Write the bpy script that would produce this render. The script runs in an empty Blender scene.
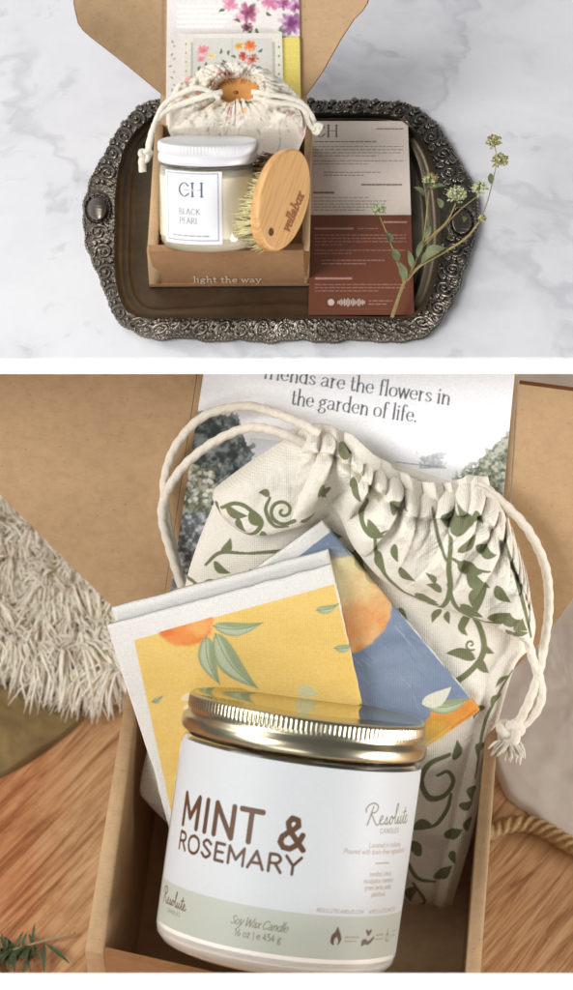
import bpy, math, random
import numpy as np
from mathutils import Vector
random.seed(7); rng = np.random.default_rng(7)
scene = bpy.context.scene
COL = scene.collection
# ------------------------------------------------------------------ camera model
PITCH = math.radians(52.0); VF = math.radians(22.0); T = math.tan(VF/2); H = 0.813
CAM = np.array([0, 0, H])
FW = np.array([0, math.cos(PITCH), -math.sin(PITCH)])
UP = np.array([0, math.sin(PITCH), math.cos(PITCH)])
RT = np.array([1.0, 0, 0])
def ray(px, py):
    px = np.asarray(px, float); py = np.asarray(py, float)
    u = (px-286.5)/495*T; v = (495-py)/495*T
    return FW + u[..., None]*RT + v[..., None]*UP
def on_plane(px, py, p0, n):
    d = ray(px, py); t = np.dot(np.asarray(p0)-CAM, n)/(d@np.asarray(n))
    return CAM + d*t[..., None]
def on_z(px, py, z): return on_plane(px, py, np.array([0, 0, z]), np.array([0, 0, 1.0]))
def on_zs(px, py, z):
    d = ray(px, py); return CAM+d*((np.asarray(z)-H)/d[..., 2])[..., None]
def pxs(p): return float(np.dot(np.asarray(p)-CAM, FW))*T/495      # metres per photo pixel at a point
def unit(v): v = np.asarray(v, float); return v/np.linalg.norm(v)
# ------------------------------------------------------------------ small maths helpers
def lin(c):
    c = np.asarray(c, float)/255.0
    return np.where(c <= 0.04045, c/12.92, ((c+0.055)/1.055)**2.4)
def spl(pts, n, closed=False):
    p = np.asarray(pts, float)
    if closed: q = np.vstack([p[-1], p, p[0], p[1]])
    else: q = np.vstack([2*p[0]-p[1], p, 2*p[-1]-p[-2]])
    m = len(q)-3; out = []
    k = 16
    for i in range(m):
        a, b, c, d = q[i], q[i+1], q[i+2], q[i+3]
        t = np.linspace(0, 1, k, endpoint=False)[:, None]
        out.append(0.5*((2*b)+(c-a)*t+(2*a-5*b+4*c-d)*t**2+(3*b-a-3*c+d)*t**3))
    out.append(q[-2][None] if not closed else p[0][None])
    c = np.vstack(out)
    L = np.concatenate([[0], np.cumsum(np.linalg.norm(np.diff(c, axis=0), axis=1))])
    s = np.linspace(0, L[-1], n, endpoint=not closed)
    return np.stack([np.interp(s, L, c[:, j]) for j in range(c.shape[1])], 1)
def sstep(a, b, x): t = np.clip((x-a)/(b-a), 0, 1); return t*t*(3-2*t)
def vnoise(x, y, seed=0):
    xi = np.floor(x).astype(np.int64); yi = np.floor(y).astype(np.int64); xf = x-xi; yf = y-yi
    def h(a, b):
        n = (a*374761393+b*668265263+seed*1442695041) & 0xffffffff
        n = ((n ^ (n >> 13))*1274126177) & 0xffffffff
        return ((n ^ (n >> 16)) & 0xffff)/65535.0
    u = xf*xf*(3-2*xf); v = yf*yf*(3-2*yf)
    return (h(xi, yi)*(1-u)+h(xi+1, yi)*u)*(1-v)+(h(xi, yi+1)*(1-u)+h(xi+1, yi+1)*u)*v
def fbm(x, y, seed=0, o=4):
    s = 0; a = 0.5
    for i in range(o): s = s+a*vnoise(x*2**i, y*2**i, seed+i*17); a *= 0.5
    return s/(1-0.5**o)
# ------------------------------------------------------------------ printed patterns (painted into a colour attribute of the thing itself)
class Canvas:
    def __init__(s, x0, y0, x1, y1, k, bg):
        s.x0, s.y0, s.k = x0, y0, k; s.w = int((x1-x0)*k)+1; s.h = int((y1-y0)*k)+1
        s.a = np.empty((s.h, s.w, 3)); s.a[:] = lin(bg)
    def box(s, x0, y0, x1, y1):
        i0 = max(0, int((x0-s.x0)*s.k)); i1 = min(s.w, int((x1-s.x0)*s.k)+2)
        j0 = max(0, int((y0-s.y0)*s.k)); j1 = min(s.h, int((y1-s.y0)*s.k)+2)
        if i1 <= i0 or j1 <= j0: return None
        X, Y = np.meshgrid(np.arange(i0, i1)/s.k+s.x0, np.arange(j0, j1)/s.k+s.y0)
        return slice(j0, j1), slice(i0, i1), X, Y
    def blend(s, b, al, col):
        c = lin(col) if np.ndim(col) == 1 else col
        r = s.a[b[0], b[1]]; s.a[b[0], b[1]] = r*(1-al[..., None])+c*al[..., None]
    def stroke(s, pts, w, col, alpha=1.0, soft=None):
        p = np.asarray(pts, float); soft = soft or 0.5/s.k
        w = np.broadcast_to(np.asarray(w, float), (len(p),))
        m = w.max()+1
        b = s.box(p[:, 0].min()-m, p[:, 1].min()-m, p[:, 0].max()+m, p[:, 1].max()+m)
        if b is None: return
        X, Y = b[2], b[3]; D = np.full(X.shape, 1e9)
        for i in range(len(p)-1):
            d = p[i+1]-p[i]; L = d@d
            t = np.clip(((X-p[i, 0])*d[0]+(Y-p[i, 1])*d[1])/max(L, 1e-9), 0, 1)
            D = np.minimum(D, np.hypot(X-p[i, 0]-t*d[0], Y-p[i, 1]-t*d[1])-(w[i]+(w[i+1]-w[i])*t)/2)
        s.blend(b, np.clip(0.5-D/(2*soft), 0, 1)*alpha, col)
    def poly(s, pts, col, alpha=1.0, soft=None):
        p = np.asarray(pts, float); soft = soft or 0.5/s.k
        b = s.box(p[:, 0].min()-1, p[:, 1].min()-1, p[:, 0].max()+1, p[:, 1].max()+1)
        if b is None: return
        X, Y = b[2], b[3]; ins = np.zeros(X.shape, bool); D = np.full(X.shape, 1e9)
        for i in range(len(p)):
            a, c = p[i], p[(i+1) % len(p)]; d = c-a; L = d@d
            t = np.clip(((X-a[0])*d[0]+(Y-a[1])*d[1])/max(L, 1e-9), 0, 1)
            D = np.minimum(D, np.hypot(X-a[0]-t*d[0], Y-a[1]-t*d[1]))
            cr = ((a[1] > Y) != (c[1] > Y))
            if abs(d[1]) > 1e-9: ins ^= cr & (X < a[0]+(Y-a[1])/d[1]*d[0])
        D = np.where(ins, -D, D)
        s.blend(b, np.clip(0.5-D/(2*soft), 0, 1)*alpha, col)
    def blob(s, cx, cy, rx, ry, col, rot=0, alpha=1.0, rough=0.0, soft=0.12, seed=1, col2=None):
        m = max(rx, ry)*1.5
        b = s.box(cx-m, cy-m, cx+m, cy+m)
        if b is None: return
        c_, s_ = math.cos(rot), math.sin(rot); X = b[2]-cx; Y = b[3]-cy
        u = (X*c_+Y*s_)/rx; v = (-X*s_+Y*c_)/ry; r = np.hypot(u, v)
        if rough: r = r+(fbm(b[2]*0.25+seed*9, b[3]*0.25, seed)-0.5)*rough
        al = sstep(1+soft, 1-soft, r)*alpha
        if col2 is not None:
            t = np.clip((u*0.5+0.5)*0.75+(fbm(b[2]*0.12, b[3]*0.12, seed+3)-0.5)*0.6, 0, 1)[..., None]
            s.blend(b, al, lin(col)*(1-t)+lin(col2)*t)
        else: s.blend(b, al, col)
    def sample(s, x, y):
        fx = np.clip((x-s.x0)*s.k, 0, s.w-1.001); fy = np.clip((y-s.y0)*s.k, 0, s.h-1.001)
        i = fx.astype(int); j = fy.astype(int); u = (fx-i)[..., None]; v = (fy-j)[..., None]; a = s.a
        return (a[j, i]*(1-u)+a[j, i+1]*u)*(1-v)+(a[j+1, i]*(1-u)+a[j+1, i+1]*u)*v
def leaf(c, x, y, ang, L, W, col, bend=0.15, alpha=1.0, soft=None):
    t = np.linspace(0, 1, 14); w = W/2*np.sin(np.pi*t**0.75)**0.9*(1-t*0.15)
    cx = t*L; cy = bend*L*np.sin(np.pi*t)
    P = np.vstack([np.stack([cx, cy+w], 1), np.stack([cx, cy-w], 1)[::-1]])
    a = math.radians(ang); R = np.array([[math.cos(a), math.sin(a)], [-math.sin(a), math.cos(a)]])
    c.poly(P@R+[x, y], col, alpha, soft)
def spiral(c, x, y, r, turns, a0, col, w, sgn=1):
    t = np.linspace(0, 1, 40); th = math.radians(a0)+sgn*t*turns*2*math.pi
    c.stroke(np.stack([x+r*(1-t*0.9)*np.cos(th), y+r*(1-t*0.9)*np.sin(th)], 1), w*(1-t*0.3), col)
# lettering: single line skeletons, drawn with a nib
S = lambda *p: ('s', p)
GL = {
'a': (.98, [S((.15,.8),(.4,1),(.7,.85),(.73,.6),(.73,.2),(.83,.02),(.97,.06)), S((.73,.58),(.35,.5),(.1,.27),(.3,0),(.55,.08),(.73,.3))], []),
'b': (1.0, [((.2,1.7),(.2,0)), S((.2,.7),(.5,1),(.86,.75),(.86,.25),(.5,0),(.2,.25))], [(.12,1.7)]),
'c': (.88, [S((.78,.78),(.5,1),(.14,.75),(.12,.3),(.45,0),(.8,.2))], []),
'd': (1.02, [((.8,1.7),(.8,0)), S((.8,.72),(.5,1),(.14,.75),(.14,.25),(.5,0),(.8,.25))], [(.72,1.7),(.88,0)]),
'e': (.92, [((.14,.55),(.8,.55)), S((.8,.55),(.72,.9),(.45,1),(.14,.75),(.12,.35),(.42,0),(.82,.18))], []),
'f': (.62, [S((.66,1.55),(.48,1.7),(.3,1.55),(.26,1.2)), ((.26,1.3),(.26,0)), ((.05,1),(.55,1))], [(.26,0)]),
'g': (.95, [S((.42,1),(.72,.68),(.42,.36),(.14,.68),(.42,1)), S((.28,.38),(.15,.2),(.4,.1),(.75,0),(.8,-.3),(.4,-.52),(.08,-.3),(.25,-.02)), S((.62,.9),(.78,1.05),(.92,.98))], []),
'h': (1.02, [((.2,1.7),(.2,0)), S((.2,.65),(.5,1),(.78,.8),(.82,.5)), ((.82,.55),(.82,0))], [(.12,1.7),(.2,0),(.82,0)]),
'i': (.42, [((.2,1),(.2,0)), ('d', (.2,1.42))], [(.12,1),(.2,0)]),
'k': (.9, [((.2,1.7),(.2,0)), ((.75,1),(.22,.42)), ((.4,.6),(.8,0))], [(.2,0)]),
'l': (.42, [((.2,1.7),(.2,0))], [(.12,1.7),(.2,0)]),
'm': (1.5, [((.2,1),(.2,0)), S((.2,.65),(.45,1),(.72,.8),(.75,.5)), ((.75,.55),(.75,0)), S((.75,.65),(1.02,1),(1.27,.8),(1.3,.5)), ((1.3,.55),(1.3,0))], [(.2,0)]),
'n': (1.02, [((.2,1),(.2,0)), S((.2,.65),(.5,1),(.78,.8),(.82,.5)), ((.82,.55),(.82,0))], [(.12,1),(.2,0),(.82,0)]),
'o': (.98, [S((.48,1),(.78,.86),(.87,.5),(.78,.14),(.48,0),(.18,.14),(.1,.5),(.18,.86),(.48,1))], []),
'p': (1.0, [((.2,1),(.2,-.6)), S((.2,.7),(.5,1),(.86,.75),(.86,.25),(.5,0),(.2,.25))], [(.2,-.6)]),
'r': (.7, [((.2,1),(.2,0)), S((.2,.6),(.4,.95),(.64,.93))], [(.12,1),(.2,0)]),
's': (.8, [S((.66,.8),(.4,1),(.14,.78),(.4,.52),(.7,.25),(.4,0),(.1,.2))], []),
't': (.62, [((.25,1.4),(.25,.25)), S((.25,.35),(.3,.05),(.45,.0),(.6,.14)), ((.05,1),(.55,1))], []),
'u': (1.0, [((.18,1),(.18,.4)), S((.18,.45),(.25,.1),(.5,0),(.78,.3)), ((.78,1),(.78,0))], []),
'v': (.86, [((.08,1),(.42,0)), ((.42,0),(.78,1))], [(.08,1),(.78,1)]),
'w': (1.22, [((.05,1),(.33,0)), ((.33,0),(.6,1)), ((.6,1),(.88,0)), ((.88,0),(1.15,1))], [(.05,1),(1.15,1)]),
'x': (.86, [((.1,1),(.75,0)), ((.75,1),(.1,0))], [(.1,1),(.75,0),(.75,1),(.1,0)]),
'y': (.86, [((.08,1),(.44,0)), ((.8,1),(.35,-.4)), S((.35,-.4),(.2,-.58),(.02,-.5))], [(.08,1),(.8,1)]),
'z': (.8, [((.1,1),(.7,1)), ((.7,1),(.1,0)), ((.1,0),(.7,0))], []),
'.': (.35, [('d', (.15,.08))], []), ',': (.35, [((.18,.08),(.1,-.25))], []), '-': (.6, [((.1,.5),(.5,.5))], []), '|': (.5, [((.25,1.6),(.25,-.3))], []),
'@': (1.3, [S((.65,1.2),(1.1,.6),(.65,0),(.15,.6),(.65,1.2)), S((.65,.85),(.85,.6),(.65,.4),(.45,.6),(.65,.85))], []),
'A': (1.22, [((.05,0),(.6,1.55)), ((.6,1.55),(1.15,0)), ((.28,.5),(.92,.5))], [(.05,0),(1.15,0)]),
'B': (1.12, [((.2,0),(.2,1.55)), S((.2,1.55),(.7,1.52),(.88,1.2),(.7,.86),(.2,.82)), S((.2,.82),(.8,.78),(1.0,.4),(.8,.05),(.2,0))], [(.15,0),(.15,1.55)]),
'C': (1.28, [S((1.12,1.2),(.7,1.57),(.25,1.25),(.1,.77),(.25,.3),(.7,-.02),(1.15,.35))], []),
'D': (1.28, [((.2,0),(.2,1.55)), S((.2,1.55),(.75,1.5),(1.1,1.15),(1.15,.77),(1.1,.4),(.75,.05),(.2,0))], [(.15,0),(.15,1.55)]),
'E': (1.0, [((.2,0),(.2,1.55)), ((.2,1.55),(.9,1.55)), ((.2,.8),(.8,.8)), ((.2,0),(.9,0))], [(.15,0),(.15,1.55)]),
'H': (1.35, [((.2,0),(.2,1.55)), ((1.15,0),(1.15,1.55)), ((.2,.78),(1.15,.78))], [(.2,0),(.2,1.55),(1.15,0),(1.15,1.55)]),
'I': (.5, [((.25,0),(.25,1.55))], [(.25,0),(.25,1.55)]),
'K': (1.15, [((.2,0),(.2,1.55)), ((1.0,1.55),(.22,.65)), ((.5,.95),(1.08,0))], [(.2,0),(.2,1.55),(1.05,0),(1.0,1.55)]),
'L': (.95, [((.2,1.55),(.2,0)), ((.2,0),(.88,0))], [(.2,1.55),(.15,0)]),
'M': (1.5, [((.18,0),(.18,1.55)), ((.18,1.55),(.75,.45)), ((.75,.45),(1.32,1.55)), ((1.32,1.55),(1.32,0))], []),
'N': (1.32, [((.18,0),(.18,1.55)), ((.18,1.55),(1.14,0)), ((1.14,0),(1.14,1.55))], []),
'O': (1.42, [S((.71,1.57),(1.13,1.38),(1.3,.78),(1.13,.18),(.71,-.02),(.29,.18),(.12,.78),(.29,1.38),(.71,1.57))], []),
'P': (1.08, [((.2,0),(.2,1.55)), S((.2,1.55),(.75,1.52),(.98,1.15),(.75,.75),(.2,.7))], [(.2,0),(.15,1.55)]),
'R': (1.15, [((.2,0),(.2,1.55)), S((.2,1.55),(.75,1.52),(.96,1.15),(.75,.8),(.2,.75)), ((.6,.76),(1.05,0))], [(.2,0),(.15,1.55)]),
'S': (1.02, [S((.88,1.28),(.5,1.57),(.15,1.2),(.5,.8),(.9,.4),(.5,-.02),(.1,.3))], []),
'T': (1.12, [((.05,1.55),(1.07,1.55)), ((.56,1.55),(.56,0))], [(.56,0)]),
'U': (1.3, [((.18,1.55),(.18,.5)), S((.18,.55),(.3,.1),(.65,-.02),(1.0,.1),(1.12,.55)), ((1.12,.5),(1.12,1.55))], []),
'W': (1.7, [((.05,1.55),(.45,0)), ((.45,0),(.85,1.3)), ((.85,1.3),(1.25,0)), ((1.25,0),(1.65,1.55))], []),
'Y': (1.15, [((.05,1.55),(.57,.75)), ((1.1,1.55),(.57,.75)), ((.57,.75),(.57,0))], []),
'&': (1.32, [S((1.22,0),(.62,.75),(.4,1.15),(.5,1.47),(.75,1.5),(.9,1.22),(.62,.9),(.25,.6),(.14,.3),(.3,.02),(.65,.0),(.95,.3),(1.12,.72))], []),
'1': (.6, [((.1,1.3),(.35,1.55)), ((.35,1.55),(.35,0))], []), '6': (1.0, [S((.7,1.55),(.25,.9),(.12,.45),(.45,0),(.85,.4),(.5,.85),(.16,.6))], []),
'4': (1.0, [((.65,1.55),(.08,.45)), ((.08,.45),(.9,.45)), ((.65,1.0),(.65,0))], []), '5': (.95, [((.8,1.55),(.25,1.55)), ((.25,1.55),(.2,.9)), S((.2,.9),(.6,.98),(.85,.5),(.55,.0),(.12,.15))], []),
}
def text_width(t, track): return sum((GL[ch][0] if ch in GL else .45)+track for ch in t)
def write(c, t, x, y, size, col, thick=.2, thin=.2, serif=False, slant=0.0, ang=0.0, track=.06, fit=None, alpha=1.0, xs=1.0):
    if fit: xs = fit/(text_width(t, track)*size)
    ca, sa = math.cos(math.radians(ang)), math.sin(math.radians(ang)); cx = 0.0
    def m(p):
        p = np.asarray(p, float); gx = (cx+p[:, 0]+slant*p[:, 1])*size*xs; gy = -p[:, 1]*size
        return np.stack([x+gx*ca-gy*sa, y+gx*sa+gy*ca], 1)
    for ch in t:
        if ch not in GL: cx += .45+track; continue
        w, st, se = GL[ch]
        for q in st:
            if q[0] == 'd':
                p = m([q[1], q[1]]); c.stroke(p, max(thick, .2)*1.15*size, col, alpha); continue
            pts = spl(q[1], 18) if q[0] == 's' else np.asarray(q, float)
            if len(pts) == 2: pts = np.linspace(pts[0], pts[1], 3)
            d = np.gradient(pts, axis=0); k = np.abs(d[:, 1])/np.maximum(np.hypot(d[:, 0], d[:, 1]), 1e-9)
            c.stroke(m(pts), (thin+(thick-thin)*k**1.6)*size, col, alpha)
        if serif:
            for p in se: c.stroke(m([(p[0]-.16, p[1]), (p[0]+.16, p[1])]), thin*size, col, alpha)
        cx += w+track
def fake_lines(c, x0, x1, y, col, n=1, dy=3.0, h=.9, alpha=.8, last=.7, seed=0):
    r = random.Random(seed)                                          # print too small to read: rows of word-length marks
    for i in range(n):
        e = x1 if i < n-1 else x0+(x1-x0)*last; x = x0; yy = y+i*dy
        while x < e-1:
            w = r.uniform(1.6, 6.0); w = min(w, e-x)
            c.stroke([(x, yy), (x+w, yy)], h, col, alpha); x += w+1.7
# ------------------------------------------------------------------ materials
def nodes(name):
    m = bpy.data.materials.new(name); m.use_nodes = True; nt = m.node_tree
    return m, nt, nt.nodes['Principled BSDF']
def N(nt, t, **kw):
    n = nt.nodes.new(t)
    for k, v in kw.items():
        if k in n.inputs: n.inputs[k].default_value = v
        else: setattr(n, k, v)
    return n
def ramp(nt, stops):
    r = nt.nodes.new('ShaderNodeValToRGB'); e = r.color_ramp.elements
    while len(e) < len(stops): e.new(0.5)
    for k, (p, c) in zip(e, stops): k.position = p; k.color = (*c, 1)
    return r
def bump(nt, b, h, strength, dist):
    n = N(nt, 'ShaderNodeBump', Strength=strength, Distance=dist); nt.links.new(h, n.inputs['Height']); nt.links.new(n.outputs[0], b.inputs['Normal'])
def plain(name, col, rough=.5, metal=0, noise=0.0, nscale=200, bstr=0.0, **kw):
    m, nt, b = nodes(name); c = lin(col)
    b.inputs['Roughness'].default_value = rough; b.inputs['Metallic'].default_value = metal
    for k, v in kw.items(): b.inputs[k.replace('_', ' ')].default_value = v
    tc = N(nt, 'ShaderNodeTexCoord'); nz = N(nt, 'ShaderNodeTexNoise', Scale=nscale, Detail=6.0)
    nt.links.new(tc.outputs['Object'], nz.inputs['Vector'])
    r = ramp(nt, [(.25, tuple(c*(1-noise))), (.75, tuple(np.minimum(c*(1+noise), .95)))])
    nt.links.new(nz.outputs['Fac'], r.inputs[0]); nt.links.new(r.outputs[0], b.inputs['Base Color'])
    if bstr: bump(nt, b, nz.outputs['Fac'], bstr, .001)
    return m
def printed(name, rough=.6, weave=0, wstr=.3, noise=.05, **kw):
    m, nt, b = nodes(name); b.inputs['Roughness'].default_value = rough
    for k, v in kw.items(): b.inputs[k.replace('_', ' ')].default_value = v
    at = N(nt, 'ShaderNodeAttribute', attribute_name='print')
    tc = N(nt, 'ShaderNodeTexCoord'); nz = N(nt, 'ShaderNodeTexNoise', Scale=900.0, Detail=4.0); nt.links.new(tc.outputs['Object'], nz.inputs['Vector'])
    mx = N(nt, 'ShaderNodeMix', data_type='RGBA', blend_type='MULTIPLY'); mx.inputs[0].default_value = 1
    r = ramp(nt, [(.3, (1-noise*2,)*3), (.7, (1, 1, 1))]); nt.links.new(nz.outputs['Fac'], r.inputs[0])
    nt.links.new(at.outputs['Color'], mx.inputs[6]); nt.links.new(r.outputs[0], mx.inputs[7]); nt.links.new(mx.outputs[2], b.inputs['Base Color'])
    if weave:
        uv = N(nt, 'ShaderNodeAttribute', attribute_name='flat')
        w1 = N(nt, 'ShaderNodeTexWave', Scale=weave, Distortion=.6, Detail=1.0); w1.bands_direction = 'X'
        w2 = N(nt, 'ShaderNodeTexWave', Scale=weave, Distortion=.6, Detail=1.0); w2.bands_direction = 'Y'
        for w in (w1, w2): nt.links.new(uv.outputs['Vector'], w.inputs['Vector'])
        ad = N(nt, 'ShaderNodeMath', operation='ADD'); nt.links.new(w1.outputs['Fac'], ad.inputs[0]); nt.links.new(w2.outputs['Fac'], ad.inputs[1])
        a2 = N(nt, 'ShaderNodeMath', operation='ADD'); nt.links.new(ad.outputs[0], a2.inputs[0]); nt.links.new(nz.outputs['Fac'], a2.inputs[1])
        bump(nt, b, a2.outputs[0], wstr, .0004)
    return m
def kraft(name, col, dark=.8):
    m, nt, b = nodes(name); c = lin(col); b.inputs['Roughness'].default_value = .72; b.inputs['Specular IOR Level'].default_value = .25
    tc = N(nt, 'ShaderNodeTexCoord')
    n1 = N(nt, 'ShaderNodeTexNoise', Scale=150.0, Detail=8.0, Roughness=.75); n2 = N(nt, 'ShaderNodeTexNoise', Scale=700.0, Detail=3.0)
    mp = N(nt, 'ShaderNodeMapping'); mp.inputs['Scale'].default_value = (6, 45, 45)
    n3 = N(nt, 'ShaderNodeTexNoise', Scale=25.0, Detail=5.0)
    nt.links.new(tc.outputs['Object'], mp.inputs[0]); nt.links.new(mp.outputs[0], n3.inputs['Vector'])
    for n in (n1, n2): nt.links.new(tc.outputs['Object'], n.inputs['Vector'])
    r1 = ramp(nt, [(.3, tuple(c*(.5+.5*dark))), (.5, tuple(c)), (.75, tuple(np.minimum(c*1.12, .9)))]); nt.links.new(n1.outputs['Fac'], r1.inputs[0])
    r2 = ramp(nt, [(.25, (.66, .58, .50)), (.33, (1, 1, 1))]); nt.links.new(n2.outputs['Fac'], r2.inputs[0])
    r3 = ramp(nt, [(.38, (.965, .96, .95)), (.5, (1, 1, 1))]); nt.links.new(n3.outputs['Fac'], r3.inputs[0])
    x1 = N(nt, 'ShaderNodeMix', data_type='RGBA', blend_type='MULTIPLY'); x1.inputs[0].default_value = 1
    x2 = N(nt, 'ShaderNodeMix', data_type='RGBA', blend_type='MULTIPLY'); x2.inputs[0].default_value = 1
    nt.links.new(r1.outputs[0], x1.inputs[6]); nt.links.new(r2.outputs[0], x1.inputs[7]); nt.links.new(x1.outputs[2], x2.inputs[6]); nt.links.new(r3.outputs[0], x2.inputs[7])
    nt.links.new(x2.outputs[2], b.inputs['Base Color']); bump(nt, b, n1.outputs['Fac'], .25, .0008)
    return m
def m_marble():
    m, nt, b = nodes('marble'); b.inputs['Roughness'].default_value = .34
    tc = N(nt, 'ShaderNodeTexCoord')
    n0 = N(nt, 'ShaderNodeTexNoise', Scale=5.0, Detail=5.0, Roughness=.6); nt.links.new(tc.outputs['Object'], n0.inputs['Vector'])
    mx = N(nt, 'ShaderNodeMix', data_type='RGBA', blend_type='LINEAR_LIGHT'); mx.inputs[0].default_value = .12
    nt.links.new(tc.outputs['Object'], mx.inputs[6]); nt.links.new(n0.outputs['Color'], mx.inputs[7])
    n1 = N(nt, 'ShaderNodeTexNoise', Scale=13.0, Detail=9.0, Roughness=.62); nt.links.new(mx.outputs[2], n1.inputs['Vector'])
    r1 = ramp(nt, [(.30, lin((212, 213, 218))), (.47, lin((229, 229, 233))), (.62, lin((235, 235, 238)))]); nt.links.new(n1.outputs['Fac'], r1.inputs[0])
    n2 = N(nt, 'ShaderNodeTexNoise', Scale=4.2, Detail=10.0, Roughness=.55); nt.links.new(mx.outputs[2], n2.inputs['Vector'])
    r2 = ramp(nt, [(.482, (1, 1, 1)), (.498, (.84, .84, .85)), (.502, (.83, .83, .84)), (.53, (1, 1, 1))]); nt.links.new(n2.outputs['Fac'], r2.inputs[0])
    n3 = N(nt, 'ShaderNodeTexNoise', Scale=34.0, Detail=4.0, Roughness=.6); nt.links.new(mx.outputs[2], n3.inputs['Vector'])
    r3 = ramp(nt, [(.27, (.78, .78, .80)), (.38, (1, 1, 1))]); nt.links.new(n3.outputs['Fac'], r3.inputs[0])
    x1 = N(nt, 'ShaderNodeMix', data_type='RGBA', blend_type='MULTIPLY'); x1.inputs[0].default_value = 1
    x2 = N(nt, 'ShaderNodeMix', data_type='RGBA', blend_type='MULTIPLY'); x2.inputs[0].default_value = 1
    nt.links.new(r1.outputs[0], x1.inputs[6]); nt.links.new(r2.outputs[0], x1.inputs[7]); nt.links.new(x1.outputs[2], x2.inputs[6]); nt.links.new(r3.outputs[0], x2.inputs[7])
    nt.links.new(x2.outputs[2], b.inputs['Base Color']); return m
def m_wood_table():
    m, nt, b = nodes('rustic_wood'); b.inputs['Roughness'].default_value = .42
    tc = N(nt, 'ShaderNodeTexCoord'); mp = N(nt, 'ShaderNodeMapping'); mp.inputs['Scale'].default_value = (5, 60, 1)
    m0 = N(nt, 'ShaderNodeMapping'); m0.inputs['Rotation'].default_value = (0, 0, math.radians(-52)); nt.links.new(tc.outputs['Object'], m0.inputs[0]); nt.links.new(m0.outputs[0], mp.inputs[0])
    n1 = N(nt, 'ShaderNodeTexNoise', Scale=2.4, Detail=9.0, Roughness=.68, Distortion=1.4); nt.links.new(mp.outputs[0], n1.inputs['Vector'])
    r1 = ramp(nt, [(.25, lin((90, 58, 36))), (.38, lin((164, 119, 80))), (.52, lin((204, 163, 118))), (.75, lin((222, 191, 152)))]); nt.links.new(n1.outputs['Fac'], r1.inputs[0])
    n2 = N(nt, 'ShaderNodeTexNoise', Scale=9.0, Detail=5.0); nt.links.new(tc.outputs['Object'], n2.inputs['Vector'])
    # reddish heartwood on the left end of the board
    sx = N(nt, 'ShaderNodeSeparateXYZ'); nt.links.new(tc.outputs['Object'], sx.inputs[0])
    mr = N(nt, 'ShaderNodeMapRange'); mr.inputs['From Min'].default_value = -.105; mr.inputs['From Max'].default_value = -.130; nt.links.new(sx.outputs['X'], mr.inputs['Value'])
    ad = N(nt, 'ShaderNodeMath', operation='MULTIPLY'); ad.inputs[1].default_value = 1.5; nt.links.new(n2.outputs['Fac'], ad.inputs[0])
    mu = N(nt, 'ShaderNodeMath', operation='MULTIPLY', use_clamp=True); nt.links.new(mr.outputs[0], mu.inputs[0]); nt.links.new(ad.outputs[0], mu.inputs[1])
    mx = N(nt, 'ShaderNodeMix', data_type='RGBA', blend_type='MULTIPLY'); nt.links.new(mu.outputs[0], mx.inputs[0]); nt.links.new(r1.outputs[0], mx.inputs[6])
    mx.inputs[7].default_value = (1.0, .71, .60, 1)
    nt.links.new(mx.outputs[2], b.inputs['Base Color']); mf = N(nt, 'ShaderNodeMapping'); mf.inputs['Scale'].default_value = (9, 330, 1); nt.links.new(m0.outputs[0], mf.inputs[0])
    nf = N(nt, 'ShaderNodeTexNoise', Scale=1.6, Detail=6.0, Roughness=.7); nt.links.new(mf.outputs[0], nf.inputs['Vector'])
    rf = ramp(nt, [(.36, (.60, .50, .42)), (.47, (1, 1, 1))]); nt.links.new(nf.outputs['Fac'], rf.inputs[0])
    xf = N(nt, 'ShaderNodeMix', data_type='RGBA', blend_type='MULTIPLY'); xf.inputs[0].default_value = .85
    n4 = N(nt, 'ShaderNodeTexNoise', Scale=14.0, Detail=7.0, Roughness=.7); nt.links.new(tc.outputs['Object'], n4.inputs['Vector'])
    r4 = ramp(nt, [(.36, (.70, .62, .56)), (.50, (1, 1, 1)), (.66, (1, .97, .92))]); nt.links.new(n4.outputs['Fac'], r4.inputs[0])
    x4 = N(nt, 'ShaderNodeMix', data_type='RGBA', blend_type='MULTIPLY'); x4.inputs[0].default_value = .8; nt.links.new(mx.outputs[2], x4.inputs[6]); nt.links.new(r4.outputs[0], x4.inputs[7])
    nt.links.new(x4.outputs[2], xf.inputs[6]); nt.links.new(rf.outputs[0], xf.inputs[7]); nt.links.new(xf.outputs[2], b.inputs['Base Color'])
    bump(nt, b, n1.outputs['Fac'], .5, .002); return m
def m_bamboo():
    m, nt, b = nodes('bamboo'); b.inputs['Roughness'].default_value = .38
    tc = N(nt, 'ShaderNodeTexCoord'); at = N(nt, 'ShaderNodeAttribute', attribute_name='print'); fl = N(nt, 'ShaderNodeAttribute', attribute_name='flat')
    mp = N(nt, 'ShaderNodeMapping'); mp.inputs['Scale'].default_value = (900, 45, 200); nt.links.new(fl.outputs['Vector'], mp.inputs[0])
    n1 = N(nt, 'ShaderNodeTexNoise', Scale=1.0, Detail=5.0); nt.links.new(mp.outputs[0], n1.inputs['Vector'])
    r1 = ramp(nt, [(.3, (.74, .70, .64)), (.55, (1, 1, 1))]); nt.links.new(n1.outputs['Fac'], r1.inputs[0])
    x = N(nt, 'ShaderNodeMix', data_type='RGBA', blend_type='MULTIPLY'); x.inputs[0].default_value = 1
    nt.links.new(at.outputs['Color'], x.inputs[6]); nt.links.new(r1.outputs[0], x.inputs[7]); nt.links.new(x.outputs[2], b.inputs['Base Color']); return m
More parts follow.
